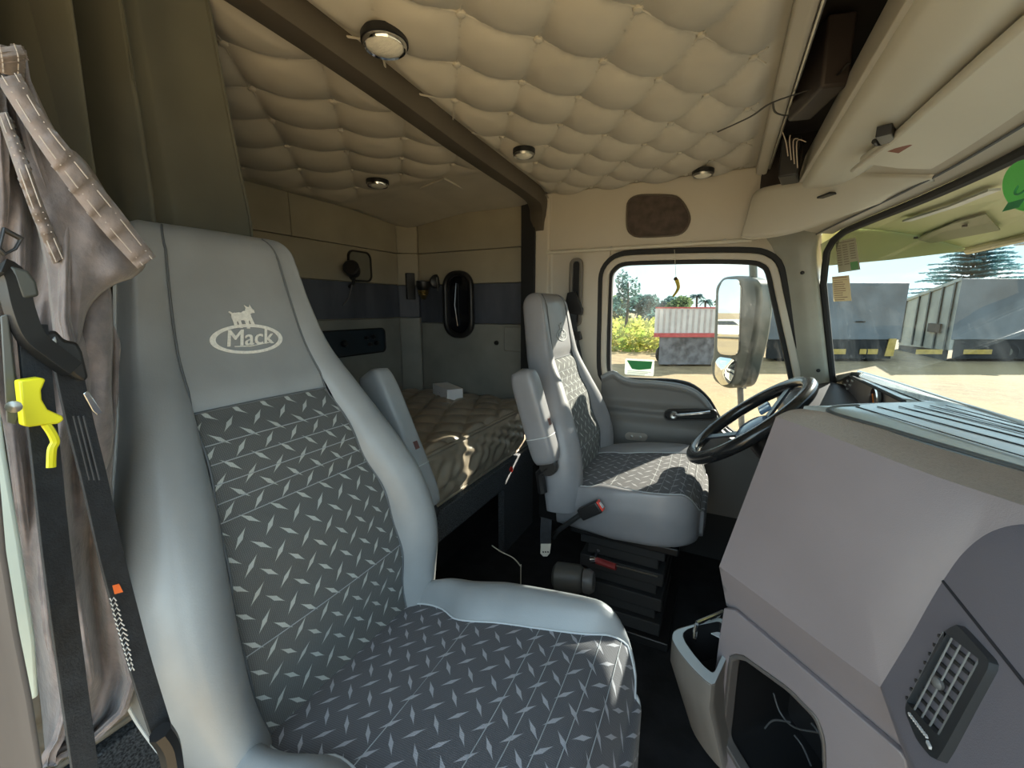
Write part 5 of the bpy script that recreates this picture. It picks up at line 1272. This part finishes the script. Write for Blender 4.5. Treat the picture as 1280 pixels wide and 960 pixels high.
b = MB(); b.tube([onM(948, 352, -.05), onM(953, 380, -.05), onM(947, 425, -.05), onM(930, 485, -.05)], .010, 8); build(b, 'bright_edge', mat('pale_metal_edge', (.75, .76, .74), .3, metal=.4), dm)
b = MB(); b.tube([onM(941, 318, -.05), onM(942, 352, -.05)], .016, 10); b.tube([onM(925, 478, -.05), onM(927, 530, -.05), onM(935, 580, -.05), V3(.34, 1.95, .95)], .013, 10); b.tube([onM(941, 318, -.05), V3(.34, 1.96, 1.80)], .013, 8); build(b, 'mirror_arm', MH, dm)

# ================================================================== THE YARD
ZG = -.85
def onG0(u, v): return at(u, v, Z=ZG)
GRAV = bpy.data.materials.new('gravel_yard'); GRAV.use_nodes = True; t = NT(GRAV); pb_ = t.n['Principled BSDF']
n1 = t.noise(2.2, 6, rough=.7); n2 = t.noise(.18, 4); n3 = t.noise(14, 2)
c_ = t.mix(t.ramp(n1, .35, .65), (.37, .26, .135), (.22, .15, .08)); c_ = t.mix(t.ramp(n2, .45, .6), c_, (.36, .25, .12)); c_ = t.mix(t.ramp(n3, .6, .7), c_, (.42, .33, .20))
t.l.new(c_, pb_.inputs['Base Color']); pb_.inputs['Roughness'].default_value = .95
b = MB(); b.grid(lambda i, j: V3(lerp(-220, 220, i), lerp(-120, 260, j), ZG), 4, 4); gr = build(b, 'ground', GRAV, smooth=False); gr['kind'] = 'structure'

def box_from(u0, u1, v, depth, zt, zb, mats_, name, label, cat, ribs=0, group=None, radial=False):
    A_, C_ = onG0(u0, v), onG0(u1, v); dr = (C_-A_); L = dr.length; dr.normalize(); bk_ = V3(-dr.y, dr.x, 0)
    if bk_.dot(A_-CAM) < 0: bk_ = -bk_
    if radial: bk_ = V3(A_.x, A_.y, 0).normalized()
    t = thing(name, label, cat, (A_+C_)/2, group); A_.z = zb; 
    b = MB(); b.prism([A_, A_+dr*L, A_+dr*L+bk_*depth, A_+bk_*depth], (0, 0, zt-zb)); build(b, 'body', mats_[0], t, bevel=.03)
    return t, A_, dr, bk_, L
def wheels(t, A_, dr, bk_, L, pos, r=.5):
    for s in pos:
        c = A_+dr*(L*s)+bk_*.3; c.z = ZG+r; b = MB(); b.lathe([(r*.55, -.14), (r*.95, -.14), (r, -.08), (r, .08), (r*.95, .14), (r*.55, .14)], c, bk_, 24); wo_ = build(b, 'wheel', BLACKM, t)
        b = MB(); b.lathe([(r*.52, -.15), (r*.5, -.10), (r*.15, -.06), (.01, -.06)], c, bk_, 20); build(b, 'hub', mat('shaded_hub', (.16, .15, .12), .6), wo_)  # shade beneath the trailers put into the hub colour
TRG = mat('weathered_blue_grey_steel', (.16, .185, .205), .6, var=.12, nscale=.9, bscale=6, bst=.2, bdist=.02)
TRL = mat('pale_grey_trailer_side', (.40, .41, .36), .6, var=.1, nscale=1)
YLW = mat('ochre_chassis', (.62, .42, .10), .6, var=.1)
# trailer A
t, A_, dr, bk_, L = box_from(948, 1121, 452, 2.4, 2.50, .10, [TRG], 'tipper_trailer', 'smaller blue-grey trailer left of the gap, seen past the driver door pillar', 'trailer', radial=True)
b = MB(); b.prism([A_+dr*.3+V3(0, 0, -.82), A_+dr*(L-.3)+V3(0, 0, -.82), A_+dr*(L-.3)+bk_*2+V3(0, 0, -.82), A_+dr*.3+bk_*2+V3(0, 0, -.82)], (0, 0, .81)); build(b, 'chassis', BLACKM, t)  # chassis carried down as a solid block to shade the ground
for s0, s1 in ((.45, .62), (.72, .85)):
    b = MB(); p = A_+dr*L*s0-bk_*.05+V3(0, 0, -.62); b.prism([p, p+dr*L*(s1-s0), p+dr*L*(s1-s0)+V3(0, 0, .22), p+V3(0, 0, .22)], bk_*.1); build(b, 'ochre_skid', YLW, t)
b = MB(); p = A_+dr*L*.90-bk_*.1+V3(0, 0, -.7); b.prism([p, p+dr*.38, p+dr*.42+V3(0, 0, .75), p+dr*.1+V3(0, 0, .75)], bk_*.2); build(b, 'ochre_mudguard', YLW, t)
for k in range(2):
    b = MB(); p = A_+dr*L*(.66+.02*k)-bk_*.02+V3(0, 0, .75); b.prism([p, p+dr*.3, p+dr*.3+V3(0, 0, .05), p+V3(0, 0, .05)], -bk_*.02); build(b, 'rivet_plate', BLACK, t)
wheels(t, A_, dr, bk_, L, (.15, .3, .7, .8), .42)
# trailer B
t, A_, dr, bk_, L = box_from(1183, 1420, 452, 2.6, 2.68, .10, [TRG], 'tipper_trailer', 'larger blue-grey trailer with a pale ribbed end in front of the big conifer', 'trailer', radial=True)
E0 = V3(A_.x, A_.y, 0); E1 = onG0(1122, 438); e_ = (V3(E1.x, E1.y, 0)-E0)
b = MB(); b.prism([E0+V3(0, 0, -.35), E0+e_+V3(0, 0, -.55), E0+e_+V3(0, 0, 1.86), E0+V3(0, 0, 2.66)], bk_*.1+dr*.3); build(b, 'end_wall', TRL, t)
for s in (.06, .25, .47, .68, .97):
    b = MB(); p = E0+e_*s; b.prism([p+V3(0, 0, -.4), p+e_*.025+V3(0, 0, -.4), p+e_*.025+V3(0, 0, 2.60-.78*s), p+V3(0, 0, 2.60-.78*s)], -bk_*.07-dr*.05); build(b, 'upright_rib', mat('dark_rib', (.10, .12, .12), .6), t)
b = MB(); p = E0+e_*.0; b.prism([p+V3(0, 0, 2.60), p+e_+V3(0, 0, 1.80), p+e_+V3(0, 0, 1.94), p+V3(0, 0, 2.74)], -bk_*.15); build(b, 'top_rail', TRL, t)
b = MB(); p = E0+e_*.18+V3(0, 0, .35); b.prism([p, p+e_*.22, p+e_*.22+V3(0, 0, .40), p+V3(0, 0, .40)], -bk_*.12-dr*.08); build(b, 'hatch', BLACKM, t)
b = MB(); b.prism([A_+dr*.2+V3(0, 0, -.82), A_+dr*(L)+V3(0, 0, -.82), A_+dr*(L)+bk_*2+V3(0, 0, -.82), A_+dr*.2+bk_*2+V3(0, 0, -.82)], (0, 0, .81)); build(b, 'chassis', BLACKM, t)  # solid low chassis, shaped to stop sun passing underneath
for s0, s1 in ((.08, .23), (-.17, -.03)):
    b = MB(); p = A_+dr*L*s0-bk_*.05+V3(0, 0, -.62); b.prism([p, p+dr*L*(s1-s0), p+dr*L*(s1-s0)+V3(0, 0, .2), p+V3(0, 0, .2)], bk_*.1); build(b, 'ochre_skid', YLW, t)
wheels(t, A_, dr, bk_, L, (.3, .45, .6), .42)
b = MB(); b.prism([E0+bk_*.3+V3(0, 0, -.84), E0+e_+bk_*.3+V3(0, 0, -.84), E0+e_+bk_*.3+V3(0, 0, -.3), E0+bk_*.3+V3(0, 0, -.3)], bk_*1.2); build(b, 'end_gap_shade', BLACKM, t)  # dark box added as the shade under the end wall
# white high-sided trailer through the door window
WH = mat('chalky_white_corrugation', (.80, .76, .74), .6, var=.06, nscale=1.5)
t, A_, dr, bk_, L = box_from(815, 915, 458, 2.2, 1.48, .38, [WH], 'white_trailer', 'white high-sided trailer with a red bottom rail seen through the driver window', 'trailer', radial=True)
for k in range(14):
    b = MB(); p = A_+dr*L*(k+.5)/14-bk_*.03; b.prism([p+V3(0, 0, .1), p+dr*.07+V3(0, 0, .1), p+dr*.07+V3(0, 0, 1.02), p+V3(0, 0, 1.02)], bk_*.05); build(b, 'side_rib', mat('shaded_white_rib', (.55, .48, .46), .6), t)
REDM = mat('faded_red_rail', (.60, .10, .10), .5)
for z0, h_, o_ in ((-.06, .16, .05), (1.06, .05, .04)):
    b = MB(); p = A_-bk_*o_+V3(0, 0, z0); b.prism([p, p+dr*L, p+dr*L+V3(0, 0, h_), p+V3(0, 0, h_)], bk_*.08); build(b, 'red_rail', REDM, t)
b = MB(); p = A_+V3(0, 0, -1.15); b.prism([p+dr*.25, p+dr*(L-.2), p+dr*(L-.2)+bk_*2, p+dr*.25+bk_*2], (0, 0, 1.12)); build(b, 'chassis', mat('shaded_underframe', (.19, .18, .19), .8, var=.3, nscale=3), t)  # mottled grey block painted as the shaded mass under the trailer
wheels(t, A_, dr, bk_, L, (.18, .34, .8), .45)
b = MB(); p = A_+dr*.0; p.z = ZG; 
# white parked car that the door mirror shows
car = thing('parked_car', 'white parked car seen in the tall glass of the driver door mirror', 'car', (-34, 4.5, ZG))
c0 = V3(-34, 4.5, ZG); ax_ = V3(.25, -.968, 0); ay_ = V3(-.968, -.25, 0); fr = lambda x, y, z: c0+ax_*x+ay_*y+V3(0, 0, z)
side = [(-2.1, .35), (-2.15, .75), (-1.9, .95), (-1.2, 1.02), (-.7, 1.42), (.6, 1.45), (1.2, 1.05), (2.0, .95), (2.2, .6), (2.15, .35)]
b = MB(); b.prism([fr(x, -.85, z) for x, z in side], ay_*1.7); build(b, 'body', mat('white_car_paint', (.8, .8, .74), .3), car, bevel=.06)
b = MB(); b.prism([fr(x, -.87, z) for x, z in ((-1.05, 1.04), (-.65, 1.36), (.55, 1.38), (1.0, 1.06))], ay_*1.74); build(b, 'windows', mat('dark_car_glass', (.04, .05, .06), .1), car)
for x in (-1.35, 1.35):
    for y in (-.86, .7):
        b = MB(); b.lathe([(.18, 0), (.31, 0), (.32, .05), (.32, .16), (.18, .16)], fr(x, y, .32), ay_, 20); build(b, 'wheel', BLACKM, car)

# vegetation
def leafmesh(fn, n, size, seed):
    rnd_ = random.Random(seed); mb = MB(); vs = []; fs = []
    for k in range(n):
        p, s = fn(rnd_); a = Vector((rnd_.gauss(0, 1), rnd_.gauss(0, 1), rnd_.gauss(0, .6))).normalized(); c_ = a.orthogonal().normalized(); c_.rotate(Matrix.Rotation(rnd_.uniform(0, 6.28), 3, a))
        s *= size; i = len(vs); vs += [p-a*s, p+c_*s*.45, p+a*s, p-c_*s*.45]; fs.append((i, i+1, i+2, i+3))
    mb.add(vs, fs); return mb
def leaf_mat(name, c1, c2, tr=.5):
    m = bpy.data.materials.new(name); m.use_nodes = True; t = NT(m); b = t.n['Principled BSDF']; b.inputs['Roughness'].default_value = .8
    c = t.mix(t.ramp(t.noise(1.3, 4), .35, .65), c1, c2); t.l.new(c, b.inputs['Base Color']); tl_ = t.node('ShaderNodeBsdfTranslucent'); t.l.new(c, tl_.inputs[0])
    mx_ = t.node('ShaderNodeMixShader'); mx_.inputs[0].default_value = tr; t.l.new(b.outputs[0], mx_.inputs[1]); t.l.new(tl_.outputs[0], mx_.inputs[2]); t.l.new(mx_.outputs[0], t.n['Material Output'].inputs[0]); return m
FOL1 = leaf_mat('olive_foliage', (.22, .30, .12), (.13, .20, .10)); FOL2 = leaf_mat('haze_blue_foliage', (.15, .27, .25), (.09, .18, .18)); FOL3 = leaf_mat('dry_grass', (.58, .50, .16), (.34, .44, .10), .6); BARK = mat('bark', (.10, .08, .06), .9)  # blue-green foliage has the haze of distance mixed into its colour
def tree(name, label, base, h, rad, m_, seed, n=1800, lo=.25, size=.22, cat='tree', group=None, sq=.8):
    t = thing(name, label, cat, base, group); b = MB(); b.tube([base, base+V3(.1, 0, h*.5), base+V3(0, .1, h*.8)], lambda s: .22*(1-.6*s)*h/8, 8); build(b, 'trunk', BARK, t)
    rnd0 = random.Random(seed); blobs = [(base+V3(rnd0.uniform(-.6, .6)*rad, rnd0.uniform(-.5, .5)*rad, h*rnd0.uniform(lo+.15, .88)), rad*rnd0.uniform(.35, .6)) for _ in range(9)]
    def fn(r):
        c, rr_ = r.choice(blobs); d = Vector((r.gauss(0, 1), r.gauss(0, 1), r.gauss(0, 1))).normalized()*rr_*r.uniform(.55, 1)**.5; d.z *= sq; return c+d, r.uniform(.6, 1.3)
    build(leafmesh(fn, n, size, seed+1), 'crown', m_, t, smooth=False); return t
# big conifer behind the trailers
cb_ = onG0(1200, 420); sc_k = 1
D = (cb_-V3(0, 0, ZG)); cb_ = V3(D.x*1.35, D.y*1.35, ZG)
dist = (cb_-CAM).length; con_ = thing('conifer', 'wide blue-green conifer with drooping tiered branches behind the larger trailer', 'tree', cb_)
topz_ = CAM.z+ (385-312)/FPX*dist*.96*.80; Hc = topz_-ZG
b = MB(); b.tube([cb_, cb_+V3(0, 0, Hc)], lambda s: .35*(1-.9*s), 8); build(b, 'trunk', BARK, con_)
rn = random.Random(11); vs = []; fs = []
for tier in range(16):
    z = Hc*(.30+.68*tier/15); rad = (1-tier/16)**.75*5.4+.5
    for k in range(13):
        a = rn.uniform(0, 6.28); rl_ = rad*rn.uniform(.7, 1.1); d = V3(math.cos(a), math.sin(a), 0); pd = V3(-d.y, d.x, 0)
        for s in range(26):
            q = (s+1)/26; c = cb_+V3(0, 0, z)+d*rl_*q+V3(0, 0, .35*math.sin(q*2.4)-.25*q*q+.25*q**3*1.2)
            for sd in (-1, 1):
                tip = c+d*.22+pd*sd*(.55*(1-q)+.16)*rn.uniform(.6, 1.2)+V3(0, 0, rn.uniform(-.12, .05)); i = len(vs)
                vs += [c-d*.05, tip+V3(0, 0, .05), tip-d*.16-V3(0, 0, .07), c-d*.15-V3(0, 0, .05)]; fs.append((i, i+1, i+2, i+3))
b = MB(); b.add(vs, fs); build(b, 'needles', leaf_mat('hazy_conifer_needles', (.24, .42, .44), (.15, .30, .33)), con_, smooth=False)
# far tree row and bushes seen through the door window
def far(u, dist_): 
    d = at(u, 385, Y=10)-CAM; d.z = 0; d.normalize(); p = CAM+d*dist_; p.z = ZG; return p
for k, (u, dd, h, rad, m_) in enumerate(((752, 60, 4.2, 2.3, FOL2), (775, 66, 3.6, 2.2, FOL1), (801, 62, 3.9, 2.3, FOL2), (827, 68, 4.3, 2.4, FOL2), (852, 62, 3.6, 2.2, FOL1), (915, 66, 4.0, 2.4, FOL1), (960, 62, 4.4, 2.4, FOL2))):
    tree('bushy_tree', ['blue-green bushy tree at the rear edge of the driver window', 'olive bushy tree left of the white trailer, below the feathery tree', 'blue-green round tree behind the left end of the white trailer', 'blue-green tree above the middle of the white trailer', 'olive low tree just left of the palm clump', 'olive tree hidden mostly behind the door mirror', 'blue-green tree in the gap between mirror and door frame', 'olive tree behind the far door post'][k], far(u, dd), h, rad, m_, 20+k, 1600, 0.0, .30, group='trees beyond the yard')
tree('feathery_tree', 'tall thin feathery tree standing at the rear corner of the driver window', far(783, 30), 5.0, .85, FOL2, 71, 500, .35, .16, sq=1.7)
# palms
for k, (u, h) in enumerate(((870, 4.1), (881, 3.5))):
    base = far(u, 72+9*k); pt = thing('palm_tree', ['taller dark palm rising above the white trailer left of the door mirror', 'shorter dark palm just right of the taller palm, beside the door mirror'][k], 'palm', base, 'palms above the white trailer')
    b = MB(); b.tube([base, base+V3(.1, 0, h*.5), base+V3(0, 0, h)], .16, 8); build(b, 'trunk', BARK, pt)
    rn = random.Random(k); vs = []; fs = []
    for f_ in range(26):
        a = rn.uniform(0, 6.28); el = rn.uniform(-.3, 1.2); d = V3(math.cos(a), math.sin(a), 0); pd = V3(-d.y, d.x, 0); Lf = 1.25
        for s in range(12):
            q = s/12; c = base+V3(0, 0, h)+d*Lf*q*math.cos(el*(1-q*.3))+V3(0, 0, Lf*(q*math.sin(el)-.75*q*q))
            for sd in (-1, 1):
                i = len(vs); vs += [c, c+d*.12, c+d*.22+pd*sd*.30*(1-q*.6)-V3(0, 0, .16), c+d*.10+pd*sd*.26*(1-q*.6)-V3(0, 0, .16)]; fs.append((i, i+1, i+2, i+3))
    b = MB(); b.add(vs, fs); build(b, 'fronds', FOL2, pt, smooth=False)
# grass field
def gfn(r):
    p = far(r.uniform(700, 905), r.uniform(23, 44)); p.z = ZG+r.uniform(.0, 1.5)*min(1, .45+.55*r.random()); return p, r.uniform(.6, 1.4)
g_ = tag(build(leafmesh(gfn, 9000, .22, 5), 'tall_grass', FOL3, smooth=False), 'yellow-green tall dry grass beyond the yard behind the white trailer', 'grass', kind='stuff')
# hills
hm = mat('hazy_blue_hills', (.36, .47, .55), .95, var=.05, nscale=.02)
b = MB(); 
def hf(i, j):
    d = (at(lerp(640, 1300, i), 385, Y=10)-CAM); d.z = 0; d.normalize(); p = CAM+d*(240+60*(j))
    p.z = ZG+(7+6*math.sin(i*9+1)+2.5*math.sin(i*23)+1*math.sin(i*51))*math.sin(math.pi*j*.5)+.0; return p
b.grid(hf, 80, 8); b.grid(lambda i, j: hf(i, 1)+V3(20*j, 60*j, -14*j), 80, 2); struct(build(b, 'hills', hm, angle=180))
# street lamp far right
lm = thing('yard_light', 'thin pole with a flat lamp head rising behind the larger trailer', 'lamp post', far(1276, 32))
p = far(1276, 32); b = MB(); b.tube([p, p+V3(0, 0, 5.3)], .05, 8); build(b, 'pole', STEEL, lm)
b = MB(); b.box(p+V3(.2, 0, 5.3), (1.6, .5, .1)); build(b, 'lamp_head', STEEL, lm, bevel=.02)
